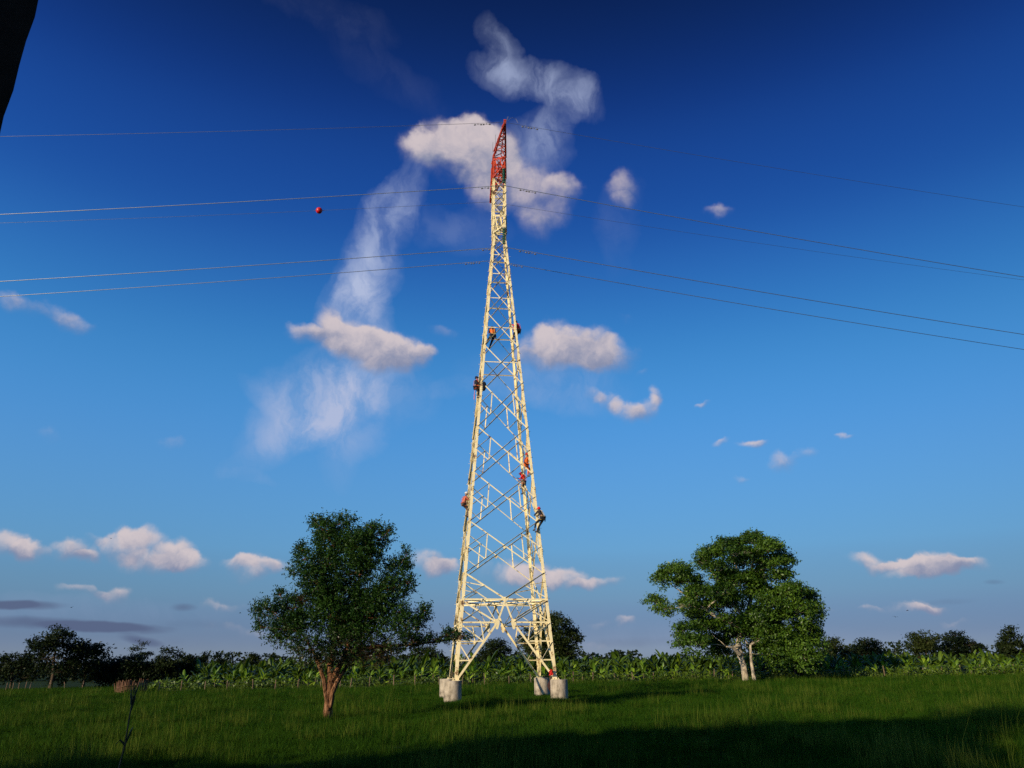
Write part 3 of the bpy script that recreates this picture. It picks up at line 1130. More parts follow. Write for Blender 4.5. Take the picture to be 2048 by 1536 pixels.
def person(loc, rz, pose, top, legs_m, hat, label, hair=None, webm=WEB, vest=None, scale=1.0, extras=()):
    """standing/climbing figure; local +Y is the way it faces. pose: joint positions"""
    root = empty('person', loc, rz)
    root.scale = (scale,) * 3
    tag(root, label, 'person', 'workers climbing the tower')
    J = {k_: Vector(v) for k_, v in pose.items()}
    pel, ch, nk, hd = J['pelvis'], J['chest'], J['neck'], J['head']
    up = (hd - nk).normalized()
    fw = Vector((0, 1, 0))
    hips = {s_: pel + Vector((s_ * .10, 0, -.06)) for s_ in (-1, 1)}
    sho = {s_: ch + Vector((s_ * .19, 0, .10)) for s_ in (-1, 1)}
    chains = [[(pel, .13), (pel.lerp(ch, .5), .125), (ch, .15), (nk, .058), (nk.lerp(hd, .5), .06), (hd - up * .03 + fw * .01, .088), (hd + up * .05, .085)]]
    sfx = {-1: 'l', 1: 'r'}
    for s_ in (-1, 1):
        kn, an, toe = J['knee_' + sfx[s_]], J['ankle_' + sfx[s_]], J['toe_' + sfx[s_]]
        chains.append([(pel, .13), (hips[s_], .095), (hips[s_].lerp(kn, .5), .078), (kn, .058), (kn.lerp(an, .4), .055), (an, .038), (toe, .035)])
        el, wr = J['elbow_' + sfx[s_]], J['wrist_' + sfx[s_]]
        chains.append([(ch, .15), (sho[s_], .062), (sho[s_].lerp(el, .5), .048), (el, .040), (wr, .027)])
    # hands: palm then five fingers rooted in it
    for s_ in (-1, 1):
        el, wr = J['elbow_' + sfx[s_]], J['wrist_' + sfx[s_]]
        d = (wr - el).normalized()
        side = d.cross(Vector((0, 0, 1)))
        side = side.normalized() if side.length > .1 else Vector((1, 0, 0))
        curl = d.cross(side).normalized()
        if curl.y < 0:
            curl = -curl
        palm = wr + d * .06
        chains.append([(wr, .027), (palm, .032)])
        for q_, (off, ln) in enumerate(((-.030, .060), (-.010, .075), (.010, .070), (.030, .055))):
            b0 = palm + side * off + d * .012
            chains.append([(b0, .009), (b0 + d * ln * .5 + curl * .006, .0085), (b0 + d * ln * .75 + curl * .035, .008), (b0 + d * ln * .55 + curl * .06, .007)])
        t0 = wr + d * .03 + side * (.028 * s_)
        chains.append([(t0, .010), (t0 + side * (.03 * s_) + d * .025 + curl * .015, .0095), (t0 + side * (.025 * s_) + d * .05 + curl * .035, .008)])
    # nose and ears grow from the head
    skin_obj('body', chains, SKIN, root, 1)
    fc = MB()
    nb = hd + fw * .088 - up * .015
    fc.tube([nb + up * .03, nb + fw * .022 - up * .012, nb - up * .02], [.008, .014, .009], 6)
    for s_ in (-1, 1):
        e0 = hd + Vector((s_ * .086, 0, 0)) - up * .01
        fc.tube([e0 + up * .03, e0 + Vector((s_ * .012, -.01, 0)), e0 - up * .03], [.01, .016, .009], 6)
    fc.build('face', SKIN, root, True)
    for s_ in (-1, 1):
        ey = MB()
        e0 = hd + fw * .083 + Vector((s_ * .032, 0, 0)) + up * .01
        ey.lathe([(.001, -.01), (.009, -.006), (.011, 0), (.009, .006), (.001, .01)], 8, Matrix.Translation(e0))
        ey.build('eye', HAIR, root, True)
    mo = MB()
    m0 = hd + fw * .085 - up * .055
    mo.tube([m0 + Vector((-.022, 0, 0)), m0 + fw * .005, m0 + Vector((.022, 0, 0))], [.004, .007, .004], 5)
    mo.build('mouth', cloth('lips', (.2, .05, .04)), root)
    # clothes
    tch = [[(pel + Vector((0, 0, .0)), .158), (pel.lerp(ch, .5), .155), (ch, .178), (nk - up * .02, .078)]]
    for s_ in (-1, 1):
        el, wr = J['elbow_' + sfx[s_]], J['wrist_' + sfx[s_]]
        tch.append([(ch, .178), (sho[s_], .080), (sho[s_].lerp(el, .5), .066), (el, .056), (el.lerp(wr, .85), .040)])
    skin_obj('jacket', tch, top, root, 1)
    lch = []
    for s_ in (-1, 1):
        kn, an = J['knee_' + sfx[s_]], J['ankle_' + sfx[s_]]
        lch.append([(pel, .150), (hips[s_], .115), (hips[s_].lerp(kn, .5), .096), (kn, .076), (kn.lerp(an, .85), .058)])
    skin_obj('trousers', lch, legs_m, root, 1)
    for s_ in (-1, 1):
        an, toe = J['ankle_' + sfx[s_]], J['toe_' + sfx[s_]]
        hl = an - (toe - an).normalized() * .05 + Vector((0, 0, -.04))
        skin_obj('boot', [[(an + Vector((0, 0, .06)), .052), (an - Vector((0, 0, .03)), .052), (toe + Vector((0, 0, -.01)), .045)], [(an - Vector((0, 0, .03)), .052), (hl, .04)]], BOOT, root, 1)
    # head wear
    axis = up.to_track_quat('Z', 'Y').to_matrix().to_4x4()
    hm = MB()
    if hat is not None:
        hm.lathe([(.150, .015), (.150, .028), (.128, .035), (.125, .07), (.105, .12), (.06, .15), (.002, .158)], 18, Matrix.Translation(hd) @ axis)
        hm.box(hd + fw * .15 + up * .02, (.16, .08, .012))
        hm.tube([hd + up * .16 - fw * .09, hd + up * .175, hd + up * .16 + fw * .09], .014, 6)
        hm.build('helmet', hat, root, True)
        sp = MB()
        sp.tube([hd + Vector((-.10, 0, .02)), hd - up * .10 + fw * .03, hd + Vector((.10, 0, .02))], .008, 5)
        sp.build('chin_strap', BOOT, root)
    else:
        hm.lathe([(.095, -.03), (.108, .01), (.108, .05), (.09, .10), (.05, .128), (.002, .135)], 16, Matrix.Translation(hd - fw * .015) @ axis)
        hm.build('hair', HAIR, root, True)
    # harness: waist belt, leg loops, shoulder straps
    hb = MB()
    n_ = 20
    def ring(c0, rx, ry, z_off, tilt=0.0, rad=.022, n_=n_):
        pts = [c0 + Vector((rx * math.cos(a), ry * math.sin(a), z_off + tilt * math.sin(a))) for a in np.linspace(0, 2 * math.pi, n_ + 1)]
        hb.tube(pts, rad, 5, False)
    ring(pel, .175, .165, .05, 0, .024)
    for s_ in (-1, 1):
        kn = J['knee_' + sfx[s_]]
        c0 = hips[s_].lerp(kn, .28)
        ring(c0, .118, .118, 0, .04, .015)
        hb.tube([pel + Vector((s_ * .10, -.18, .05)), pel.lerp(ch, .5) + Vector((s_ * .09, -.185, 0)), ch + Vector((s_ * .11, -.15, .14)), ch + Vector((s_ * .11, .10, .17)), ch + Vector((s_ * .10, .19, 0)), pel + Vector((s_ * .10, .18, .05))], .012, 5)
    hb.build('harness', webm, root, True)
    if vest is not None:
        bk = MB()
        for zz_ in (.25, .75):
            c0 = pel.lerp(ch, zz_)
            pts = [c0 + Vector((.18 * math.cos(a), .178 * math.sin(a), 0)) for a in np.linspace(0, 2 * math.pi, 21)]
            bk.tube(pts, .02, 4, False)
        bk.build('reflective_band', vest, root)
    # lanyard from belt to the steel in front
    ly_ = MB()
    a0 = pel + Vector((-.16, .12, .05))
    a1 = pel + Vector((.16, .12, .05))
    mid = pel + Vector((0, .52, .10))
    ly_.tube([a0, a0.lerp(mid, .6) + Vector((-.05, 0, -.04)), mid, a1.lerp(mid, .6) + Vector((.05, 0, -.04)), a1], .012, 5)
    ly_.build('lanyard', webm, root)
    tl = MB()
    tl.tube([pel + Vector((.17, -.05, .02)), pel + Vector((.21, -.07, -.1)), pel + Vector((.20, -.06, -.28))], [.02, .035, .03], 6)
    tl.build('tool_pouch', BOOT, root)
    for (nm, chn, mt) in extras:
        skin_obj(nm, chn, mt, root, 1)
    return root


def pose_climb(lean=.12, lk=(.0, .28, .62), la=(-.08, .30, .22), rk=(.12, .20, .46), ra=(.10, .12, .04), hl=(-.12, .42, 1.42), hr=(.14, .44, 1.22), head=(0, .10, 1.62)):
    return dict(pelvis=(0, 0 - lean, .92), chest=(0, 0.02 - lean * .5, 1.27), neck=(0, .05 - lean * .4, 1.45), head=head,
                knee_l=(-.12 + lk[0], lk[1], lk[2]), ankle_l=la, toe_l=(la[0], la[1] + .15, la[2] - .03),
                knee_r=rk, ankle_r=ra, toe_r=(ra[0], ra[1] + .15, ra[2] - .03),
                elbow_l=((-.27 + hl[0]) / 2, .16, (1.30 + hl[2]) / 2 - .15), wrist_l=hl,
                elbow_r=((.30 + hr[0]) / 2 + .02, .16, (1.30 + hr[2]) / 2 - .15), wrist_r=hr)


def place(px, py, Y):
    return Vector(atY(px, py, Y))


def legY(sx, sy, z):
    h = hw(z)
    return tpoint(sx * h, sy * h, z)


# 1: orange vest, seen from the back, straddling the left rear leg bracing
l = place(984, 696, 55.6)
person(l, math.radians(20), pose_climb(lean=.16, rk=(.02, .18, .50), ra=(-.16, .02, .04), la=(-.40, .10, .28), lk=(-.16, .14, .50), hl=(-.05, .50, 1.36), hr=(.26, .40, 1.00), head=(.05, .16, 1.60)), C_ORANGE, C_JEANS, None,
       'worker in orange vest and dark jeans, legs spread, left side of the upper tower', vest=None, webm=WEBY, scale=1.12)
# 2: red shirt at the right leg
l = place(1035.5, 682, 55.9)
person(l, math.radians(80), pose_climb(lean=.10, head=(0, .12, 1.62), hl=(-.10, .52, 1.44), hr=(.12, .55, 1.30)), C_RED, C_BLACK, None,
       'bare-headed worker in red shirt and black trousers on the upper right tower leg')
# 3: navy jacket outside left leg, bag in front
l = place(953.5, 797, 54.9)
person(l, math.radians(-115), pose_climb(lean=.08, hl=(-.12, .32, 1.40), hr=(.15, .34, 1.15), head=(0, -.02, 1.62)), C_NAVY, C_BLACK, H_NAVY,
       'worker in navy helmet and jacket with orange harness, pink strap trailing, outside left leg',
       extras=(('neck_scarf', [[((0, .02, 1.44), .085), ((0, .05, 1.53), .090)]], H_RED),
               ('trailing_strap', [[((-.15, -.22, .95), .014), ((-.20, -.30, .6), .018), ((-.22, -.33, .35), .032), ((-.22, -.33, .02), .03)]], PINK)))
bag = place(965.5, 781, 54.95)
bgo = empty('tool_bag', bag)
tag(bgo, 'dark tool bag hanging inside the left leg beside the navy-jacketed worker', 'bag')
b = MB()
for i in range(7):
    z = i * .11
    r = .13 + .11 * math.sin(math.pi * (i + .4) / 7.5)
    for j in range(10):
        a = 2 * math.pi * j / 10
        b.v.append((r * 1.15 * math.cos(a), r * .8 * math.sin(a), z))
for i in range(6):
    for j in range(10):
        a0, a1 = i * 10 + j, i * 10 + (j + 1) % 10
        b.f.append((a0, a1, a1 + 10, a0 + 10))
b.f += [tuple(range(9, -1, -1)), tuple(range(60, 70))]
b.build('bag_body', C_NAVY, bgo, True)
b = MB()
b.tube([(-.12, 0, .62), (-.08, 0, 1.0), (-.2, 0, 1.2), (.0, 0, 1.0), (.12, 0, .62)], .016, 5)
b.build('bag_strap', C_RED, bgo)
# hook on a thin hand line below the navy-jacketed worker
hp = place(948, 820, 54.9)
b = MB()
b.tube([hp + Vector((.02, 0, .85)), hp + Vector((0, 0, .1))], .008, 5)
b.tube([hp + Vector((0, 0, .1)), hp + Vector((.06, 0, .04)), hp + Vector((.06, 0, -.07)), hp + Vector((0, 0, -.12)), hp + Vector((-.05, 0, -.07))], .014, 5)
tag(b.build('hand_line_hook', M['galv']), 'small steel hook dangling on a line left of the tower, below the navy-jacketed worker', 'hook')
# 4: lower left, salmon shirt
l = place(930.5, 1033, 55.1)
person(l, math.radians(-60), pose_climb(lean=.14, lk=(.0, .22, .56), la=(-.04, .26, .30), ra=(.06, .16, .0), hl=(-.10, .40, 1.46), hr=(.12, .40, 1.30), head=(0, .06, 1.63)), C_SALMON, C_GREYB, H_WHITE,
       'worker in faded red shirt and white helmet climbing outside the lower left leg')
# 5: orange overalls inside right legs
l = place(1053.5, 953, 56.2)
person(l, math.radians(-70), pose_climb(lean=.02, head=(0, .05, 1.64), hl=(-.10, .34, 1.62), hr=(.14, .34, 1.42), rk=(.10, .10, .46), ra=(.10, .05, .04)), C_ORANGE, C_ORANGE, H_RED,
       'worker in orange suit between the right legs, above the one in tan trousers')
# 6: red helmet, tan trousers, leaning left
l = place(1048, 987, 57.4)
person(l, math.radians(62), pose_climb(lean=-.02, head=(0, .20, 1.52), hl=(-.12, .46, 1.20), hr=(.14, .42, 1.10), ra=(.10, .16, .04), la=(-.05, -.15, .3), lk=(0, .12, .52)), C_RED, C_TAN, H_RED,
       'worker in red helmet, red top and tan trousers behind the right rear leg')
# 7: right, navy, leaning out
l = place(1075.5, 1062, 54.1)
person(l, math.radians(62), pose_climb(lean=.42, lk=(.05, .10, .55), la=(-.05, .22, .10), rk=(.10, -.12, .42), ra=(.08, .12, .0), hl=(-.12, .16, 1.12), hr=(.14, .14, 1.05), head=(0, -.12, 1.50)), C_NAVY, C_BLACK, H_RED,
       'worker in red helmet and dark jacket leaning back outside the right leg', webm=WEBY)

# ------------------------------------------------------------------ vegetation
def leaf_quads(P, N, S, asp=.45, dirs=None):
    """diamond leaves: centres P, normals N, lengths S"""
    n = len(P)
    N = N / np.linalg.norm(N, axis=1, keepdims=True)
    R_ = RNG.normal(size=(n, 3)) if dirs is None else dirs
    A = R_ - N * np.sum(R_ * N, 1, keepdims=True)
    A /= np.linalg.norm(A, axis=1, keepdims=True) + 1e-9
    B = np.cross(N, A)
    S = S[:, None]
    V = np.empty((n, 4, 3))
    V[:, 0] = P - A * S * .5
    V[:, 1] = P + B * S * asp * .5 - N * S * .06
    V[:, 2] = P + A * S * .5 - N * S * .10
    V[:, 3] = P - B * S * asp * .5 - N * S * .06
    return V.reshape(-1, 3), np.arange(4 * n).reshape(-1, 4)


def bend(a, b, sag, n=5, wob=.0):
    a, b = Vector(a), Vector(b)
    out = []
    for i in range(n + 1):
        t = i / n
        p = a.lerp(b, t)
        p.z += sag * 4 * t * (1 - t)
        if 0 < i < n:
            p += Vector(RNG.normal(size=3)) * wob
        out.append(p)
    return out


def lobed_tree(name, base, lobes, trunks, leafmat, barkmat, label, density, leaf, group=None, lowmat=None, limb_cap=9, shell=.55, sprig=False, trunk_n=16, limb_r=.09, drymat=None, asp=.45):
    """lobes: (x, y, z, rx, ry, rz, dens) local; trunks: list of (points, radii)"""
    root = empty(name, base)
    tag(root, label, 'tree', group)
    tb = MB()
    nodes = []
    for pts, rad in trunks:
        pp_, rr_ = [], []
        for i_ in range(len(pts) - 1):
            for q_ in range(5):
                t_ = q_ / 5
                pp_.append(Vector(pts[i_]).lerp(Vector(pts[i_ + 1]), t_) + Vector(RNG.normal(size=3)) * rad[i_] * .05)
                rr_.append(rad[i_] * (1 - t_) + rad[i_ + 1] * t_)
        pp_.append(Vector(pts[-1]))
        rr_.append(rad[-1])
        b0_ = len(tb.v)
        tb.tube(pp_, rr_, trunk_n)
        ph_ = RNG.uniform(0, 6.28, 3)
        for i_ in range(len(pp_)):
            for j_ in range(trunk_n):
                a_ = 2 * math.pi * j_ / trunk_n
                k_ = 1 + .11 * math.sin(3 * a_ + ph_[0] + i_ * .12) + .07 * math.sin(5 * a_ + ph_[1] - i_ * .2) + RNG.normal() * .035
                v_ = Vector(tb.v[b0_ + i_ * trunk_n + j_])
                tb.v[b0_ + i_ * trunk_n + j_] = tuple(pp_[i_] + (v_ - pp_[i_]) * k_)
        nodes += [(Vector(p), r) for p, r in zip(pts, rad)][max(1, len(pts) // 2):]
    P_, N_, S_, D_ = [], [], [], []
    Pd, Nd, Sd = [], [], []
    lb = MB()
    # limbs grow lobe by lobe from the nearest node below
    order = sorted(lobes, key=lambda L_: (Vector(L_[:3]) - nodes[0][0]).length)
    for L_ in order:
        c_ = Vector(L_[:3])
        cand = [(q, r) for q, r in nodes if q.z < c_.z + .3] or nodes
        q, r = min(cand, key=lambda n_: (n_[0] - c_).length + .6 * max(0, n_[0].z - c_.z + .2) + (0 if n_[1] > limb_r * .25 else 1.5))
        d = (c_ - q).length
        r0 = min(r * .75, limb_r * (.4 + d * .12))
        r0 = min(max(r0, limb_r * .18), limb_cap)
        pts = bend(q, c_, .04 * d, 4, .035 * d)
        rad = [r0 * (1 - .7 * i / 4) for i in range(5)]
        lb.tube(pts, rad, 6)
        nodes += [(p, rr) for p, rr in zip(pts[2:], rad[2:])]
        rx, ry, rz, dn = L_[3:7]
        vol = (rx * ry * rz) ** (1 / 3)
        ntw = int(8 + 8 * dn)
        for _ in range(ntw):
            v = Vector(RNG.normal(size=3)).normalized()
            v.z = abs(v.z) * .9 - .15
            e = c_ + Vector((v.x * rx, v.y * ry, v.z * rz)) * .85
            lb.tube(bend(c_, e, .03, 2, .04 * vol), [r0 * .28, r0 * .16, r0 * .06], 4, False)
        n = int(density * dn * (rx * ry + ry * rz + rx * rz) / 3)
        if sprig:
            ns = max(6, n // 14)
            v = RNG.normal(size=(ns, 3))
            v /= np.linalg.norm(v, axis=1, keepdims=True)
            rr = RNG.uniform(.35, 1.05, ns) ** .6
            o_ = np.array(c_) + v * np.array([rx, ry, rz]) * rr[:, None]
            dr = v * .8 + RNG.normal(size=(ns, 3)) * .45 + np.array([0, 0, .45])
            dr /= np.linalg.norm(dr, axis=1, keepdims=True)
            ln = RNG.uniform(.22, .68, ns) * min(1, .5 + vol)
            for k_ in range(14):
                t_ = (k_ + 1) / 14
                p_ = o_ + dr * (ln * t_)[:, None] + RNG.normal(size=(ns, 3)) * .035
                nn_ = RNG.normal(size=(ns, 3)) + np.array([0, -.2, .6])
                P_.append(p_)
                N_.append(nn_)
                S_.append(RNG.uniform(.7, 1.25, ns) * leaf)
        else:
            # clumps of leaves on a dome-like shell
            ncl = max(8, n // 26)
            v = RNG.normal(size=(ncl, 3))
            v[:, 2] = np.where(RNG.random(ncl) < .72, np.abs(v[:, 2]), v[:, 2])
            v /= np.linalg.norm(v, axis=1, keepdims=True)
            rr = shell + (1 - shell) * RNG.random(ncl) ** .5
            cc_ = np.array(c_) + v * np.array([rx, ry, rz]) * rr[:, None]
            for k_ in range(26):
                sp = RNG.normal(size=(ncl, 3)) * np.array([.30, .30, .16]) * leaf * 3.4
                P_.append(cc_ + sp)
                N_.append(v * .7 + RNG.normal(size=(ncl, 3)) * .7 + np.array([0, 0, .55]))
                S_.append(RNG.uniform(.7, 1.3, ncl) * leaf)
    P_, N_, S_ = np.concatenate(P_), np.concatenate(N_), np.concatenate(S_)
    V, Q = leaf_quads(P_, N_, S_, asp)
    tr = tb.build('trunk', M[barkmat], root, True)
    lb.build('limbs', M[barkmat], root, True)
    cm = np_mesh('crown', V, Q)
    co_ = link('crown', cm, root, M[leafmat])
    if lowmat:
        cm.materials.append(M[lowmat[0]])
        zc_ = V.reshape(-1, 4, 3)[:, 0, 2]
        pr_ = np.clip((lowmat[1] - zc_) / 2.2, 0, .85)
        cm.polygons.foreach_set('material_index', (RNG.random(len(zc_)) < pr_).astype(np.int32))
    return root


def pix_lobes(base, Y, data, depth, seed=0, flat=1.0, k0=1.0):
    """crown lobes measured on the picture, spread in depth around the trunk plane"""
    rg = random.Random(seed)
    sc_ = (Y * math.cos(PITCH)) / FPX
    out = []
    for L_ in data:
        px, py, rx, ry = L_[:4]
        dn = L_[4] if len(L_) > 4 else 1
        for rep in range(2):
            dy = rg.uniform(.1, 1) * depth * (1 if rep or (py > 1268 and 1425 < px < 1535 and Y > 60) else -1)
            p = atY(px, py, Y + dy) - np.array(base)
            k = (1.0 if rep == 0 else .82) * k0
            out.append((p[0], p[1], p[2], rx * sc_ * k, (rx + ry) / 2 * sc_ * k * 1.2, ry * sc_ * k * flat, dn))
    return out


# small dark tree in front, left of the tower
bp_ = atY(655, 1436, 37.5)
bz = gz(bp_[0], 0)
base = (bp_[0], bp_[1], bz)
LT = [(648, 1062, 26, 26), (678, 1050, 18, 18), (710, 1086, 34, 30), (756, 1072, 26, 24), (662, 1092, 36, 34), (609, 1120, 20, 24), (588, 1146, 12, 8), (630, 1165, 34, 34), (705, 1150, 42, 40),
      (795, 1138, 28, 22), (780, 1180, 34, 28), (815, 1168, 14, 18), (585, 1218, 32, 24), (534, 1220, 20, 18), (521, 1255, 12, 10), (570, 1262, 36, 28), (660, 1235, 50, 42), (735, 1235, 46, 42),
      (810, 1255, 36, 24), (842, 1238, 14, 14), (615, 1300, 36, 26, .8), (690, 1290, 46, 34, .9), (756, 1292, 30, 24, .7), (825, 1286, 24, 15), (868, 1280, 18, 11), (896, 1272, 12, 11), (925, 1274, 20, 8, .8), (905, 1266, 9, 9, .8),
      (655, 1322, 34, 18, .6), (720, 1100, 30, 40), (650, 1130, 30, 30), (745, 1120, 24, 24), (600, 1245, 26, 20), (600, 1098, 7, 14), (630, 1044, 9, 14), (700, 1042, 8, 14), (560, 1192, 8, 14), (850, 1222, 8, 14), (778, 1062, 9, 10), (740, 1056, 8, 12), (812, 1112, 8, 16), (515, 1222, 8, 12), (680, 1198, 54, 26), (745, 1205, 36, 26), (640, 1190, 34, 24), (790, 1225, 30, 18), (700, 1250, 50, 30)]
lob = pix_lobes(base, 37.5, LT, 1.5, 3, k0=.83)


def lp(px, py, Y, base):
    return tuple(atY(px, py, Y) - np.array(base))


tp = lambda px, py, dy=0: lp(px, py, 37.5 + dy, base)
trunks = [([(0, 0, -.15), tp(656, 1410), tp(659, 1385), tp(663, 1362), tp(664, 1345)], [.24, .175, .155, .17, .11]),
          ([tp(657, 1420, -.1), tp(652, 1390, -.1), tp(648, 1360, -.12), tp(640, 1335, -.2), tp(625, 1300, -.3), tp(600, 1262, -.3)], [.11, .105, .095, .08, .06, .04]),
          ([tp(660, 1415, -.15), tp(665, 1385, -.15), tp(675, 1362, -.1), tp(690, 1338, .1), tp(715, 1300, .2), tp(750, 1255, .3)], [.10, .105, .10, .08, .06, .04]),
          ([tp(662, 1365), tp(660, 1330), tp(668, 1280, .2), tp(664, 1220, .2), tp(672, 1150, 0), tp(668, 1090, 0)], [.17, .14, .11, .09, .06, .03]),
          ([tp(668, 1355), tp(690, 1310, -.3), tp(708, 1250, -.4), tp(714, 1180, -.3), tp(725, 1120, -.2)], [.14, .11, .09, .06, .03]),
          ([tp(700, 1300, .1), tp(760, 1292, 0), tp(825, 1290, -.1), tp(870, 1284, -.1), tp(930, 1276, 0)], [.09, .07, .05, .035, .02])]
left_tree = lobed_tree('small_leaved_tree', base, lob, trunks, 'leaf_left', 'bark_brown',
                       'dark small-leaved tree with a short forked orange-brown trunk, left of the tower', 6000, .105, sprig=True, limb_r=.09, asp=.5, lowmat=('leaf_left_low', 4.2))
# tangle of dry twigs hanging in its lower right side
dq = MB()
for i in range(420):
    c_ = Vector(tp(742 + RNG.normal() * 22, 1306 + RNG.normal() * 13, RNG.normal() * .5 - .8))
    v = Vector(RNG.normal(size=3)) * .16
    dq.tube([c_, c_ + v * .5 + Vector((0, 0, -.03)), c_ + v], [.006, .005, .003], 3, False)
for i in range(160):
    c_ = Vector(tp(603 + RNG.normal() * 8, 1200 + RNG.normal() * 7, RNG.normal() * .3 - .9))
    v = Vector(RNG.normal(size=3)) * .12
    dq.tube([c_, c_ + v], [.005, .003], 3, False)
tag(dq.build('dry_twigs', M['leaf_dry'], left_tree), kind='stuff')

# big tree on the right
YB = 82.0
bp_ = atY(1492, 1361, YB)
base2 = (bp_[0], bp_[1], gz(bp_[0], 0))
RT = [(1504, 1086, 34, 18), (1459, 1098, 36, 20), (1422, 1112, 28, 18), (1541, 1102, 30, 22), (1562, 1130, 26, 24), (1562, 1156, 24, 16), (1408, 1128, 18, 14), (1506, 1157, 36, 13), (1459, 1155, 26, 13),
      (1354, 1145, 36, 17), (1322, 1160, 18, 14), (1374, 1164, 30, 16), (1309, 1204, 20, 11), (1332, 1219, 20, 9), (1400, 1190, 34, 20), (1378, 1212, 26, 14), (1447, 1188, 30, 16), (1518, 1186, 28, 18),
      (1588, 1184, 24, 16), (1612, 1200, 26, 18), (1628, 1226, 17, 24), (1598, 1226, 28, 24), (1568, 1240, 30, 18), (1459, 1248, 40, 15), (1412, 1260, 36, 18), (1366, 1262, 20, 16, .7), (1389, 1288, 30, 18, .8),
      (1358, 1290, 10, 20, .6), (1426, 1288, 36, 16), (1506, 1252, 36, 18), (1541, 1274, 40, 22), (1611, 1262, 28, 20), (1632, 1272, 12, 14), (1600, 1288, 34, 20), (1565, 1310, 42, 20), (1611, 1320, 30, 16), (1518, 1300, 26, 16), (1440, 1308, 28, 14, .6),
      (1500, 1128, 44, 26, .8), (1452, 1212, 42, 22, .9), (1540, 1212, 30, 22), (1575, 1192, 30, 22), (1480, 1172, 50, 20, .9), (1440, 1142, 30, 18, .8), (1520, 1240, 40, 22), (1400, 1232, 30, 20), (1480, 1272, 40, 18), (1560, 1285, 40, 26), (1590, 1300, 34, 20), (1480, 1108, 30, 14, .5), (1530, 1140, 18, 18, .5), (1640, 1300, 10, 24, .5)]
lob = pix_lobes(base2, YB, RT, 4.2, 8, flat=1.32)
tq = lambda px, py, dy=0: lp(px, py, YB + dy, base2)
trunks = [([(0, 0, -.3), tq(1489, 1345), tq(1486, 1330), tq(1480, 1308), tq(1476, 1294, 0), tq(1480, 1262, 0), tq(1487, 1240), tq(1498, 1215, 0), tq(1503, 1190), tq(1505, 1155), tq(1505, 1110)], [.40, .31, .29, .28, .26, .18, .19, .20, .18, .14, .09]),
          ([tq(1509, 1363, -.9), tq(1506, 1345, -.9), tq(1502, 1318, -.9), tq(1501, 1290, -.6), tq(1530, 1262, 1.5), tq(1570, 1235, 1)], [.19, .15, .13, .12, .10, .07]),
          ([tq(1480, 1310, -.3), tq(1472, 1302, -.6), tq(1465, 1295, -.8), tq(1452, 1293, -1)], [.22, .17, .12, .06]),
          ([tq(1482, 1258), tq(1460, 1246, -1), tq(1430, 1232, -1.8), tq(1414, 1221, -2), tq(1385, 1200, -1.5), tq(1350, 1175, -1)], [.17, .15, .14, .14, .09, .05]),
          ([tq(1490, 1234), tq(1478, 1222, -1.2), tq(1465, 1210, -1.4), tq(1450, 1180, -1), tq(1430, 1150, -1), tq(1412, 1130, 0)], [.2, .17, .14, .12, .1, .06]),
          ([tq(1505, 1170), tq(1508, 1145, -1), tq(1530, 1137, -1.4)], [.16, .12, .06]),
          ([tq(1503, 1180), tq(1480, 1150, -.6), tq(1466, 1118, -1)], [.15, .11, .06]),
          ([tq(1500, 1215), tq(1540, 1215, .5), tq(1590, 1195, .5)], [.2, .14, .08])]
lobed_tree('broadleaf_tree', base2, lob, trunks, 'leaf_big', 'bark_pale',
           'large round-crowned tree with pale forked trunk and long side limbs, right of the tower', 760, .29, trunk_n=12, limb_r=.17, asp=.42, limb_cap=.10)


def far_tree(px, ptop, pbase, half, Y, leafm, label, seed, name='tree', nl=15, trunk=True, dens=190, leaf=.36, shape=1.0):
    rg = random.Random(seed)
    b_ = atY(px, pbase, Y)
    base_ = (b_[0], b_[1], gz(b_[0], 0))
    k = Y * math.cos(PITCH) / FPX
    H = (atY(px, ptop, Y)[2] - base_[2]) * 1.10
    W_ = half * k
    lobes = []
    for i in range(nl):
        t = rg.random()
        a = rg.uniform(0, 2 * math.pi)
        zf = .20 + .62 * t
        env = math.sqrt(max(.08, 1 - ((zf - .45) / .62) ** 2)) * shape
        rr = rg.uniform(.35, .8) * env
        sz = rg.uniform(.30, .46)
        lobes.append((math.cos(a) * rr * W_, math.sin(a) * rr * W_ * .8, zf * H, sz * W_, sz * W_, min(sz * W_ * .7, H * .2), 1))
    lobes.append((rg.uniform(-.1, .1) * W_, 0, H * .86, W_ * .45, W_ * .45, H * .14, 1))
    lobes.append((0, 0, H * .50, W_ * .85, W_ * .6, H * .36, 1.0))
    tr = [([(0, 0, -.3), (.02 * H, 0, H * .25), (-.02 * H, 0, H * .5), (0, 0, H * .75)], [.035 * H, .027 * H, .02 * H, .008 * H])]
    return lobed_tree(name, base_, lobes, tr, leafm, 'bark_dark', label, dens, leaf, 'trees beyond the pasture', shell=.6, trunk_n=7, limb_r=.02 * H)


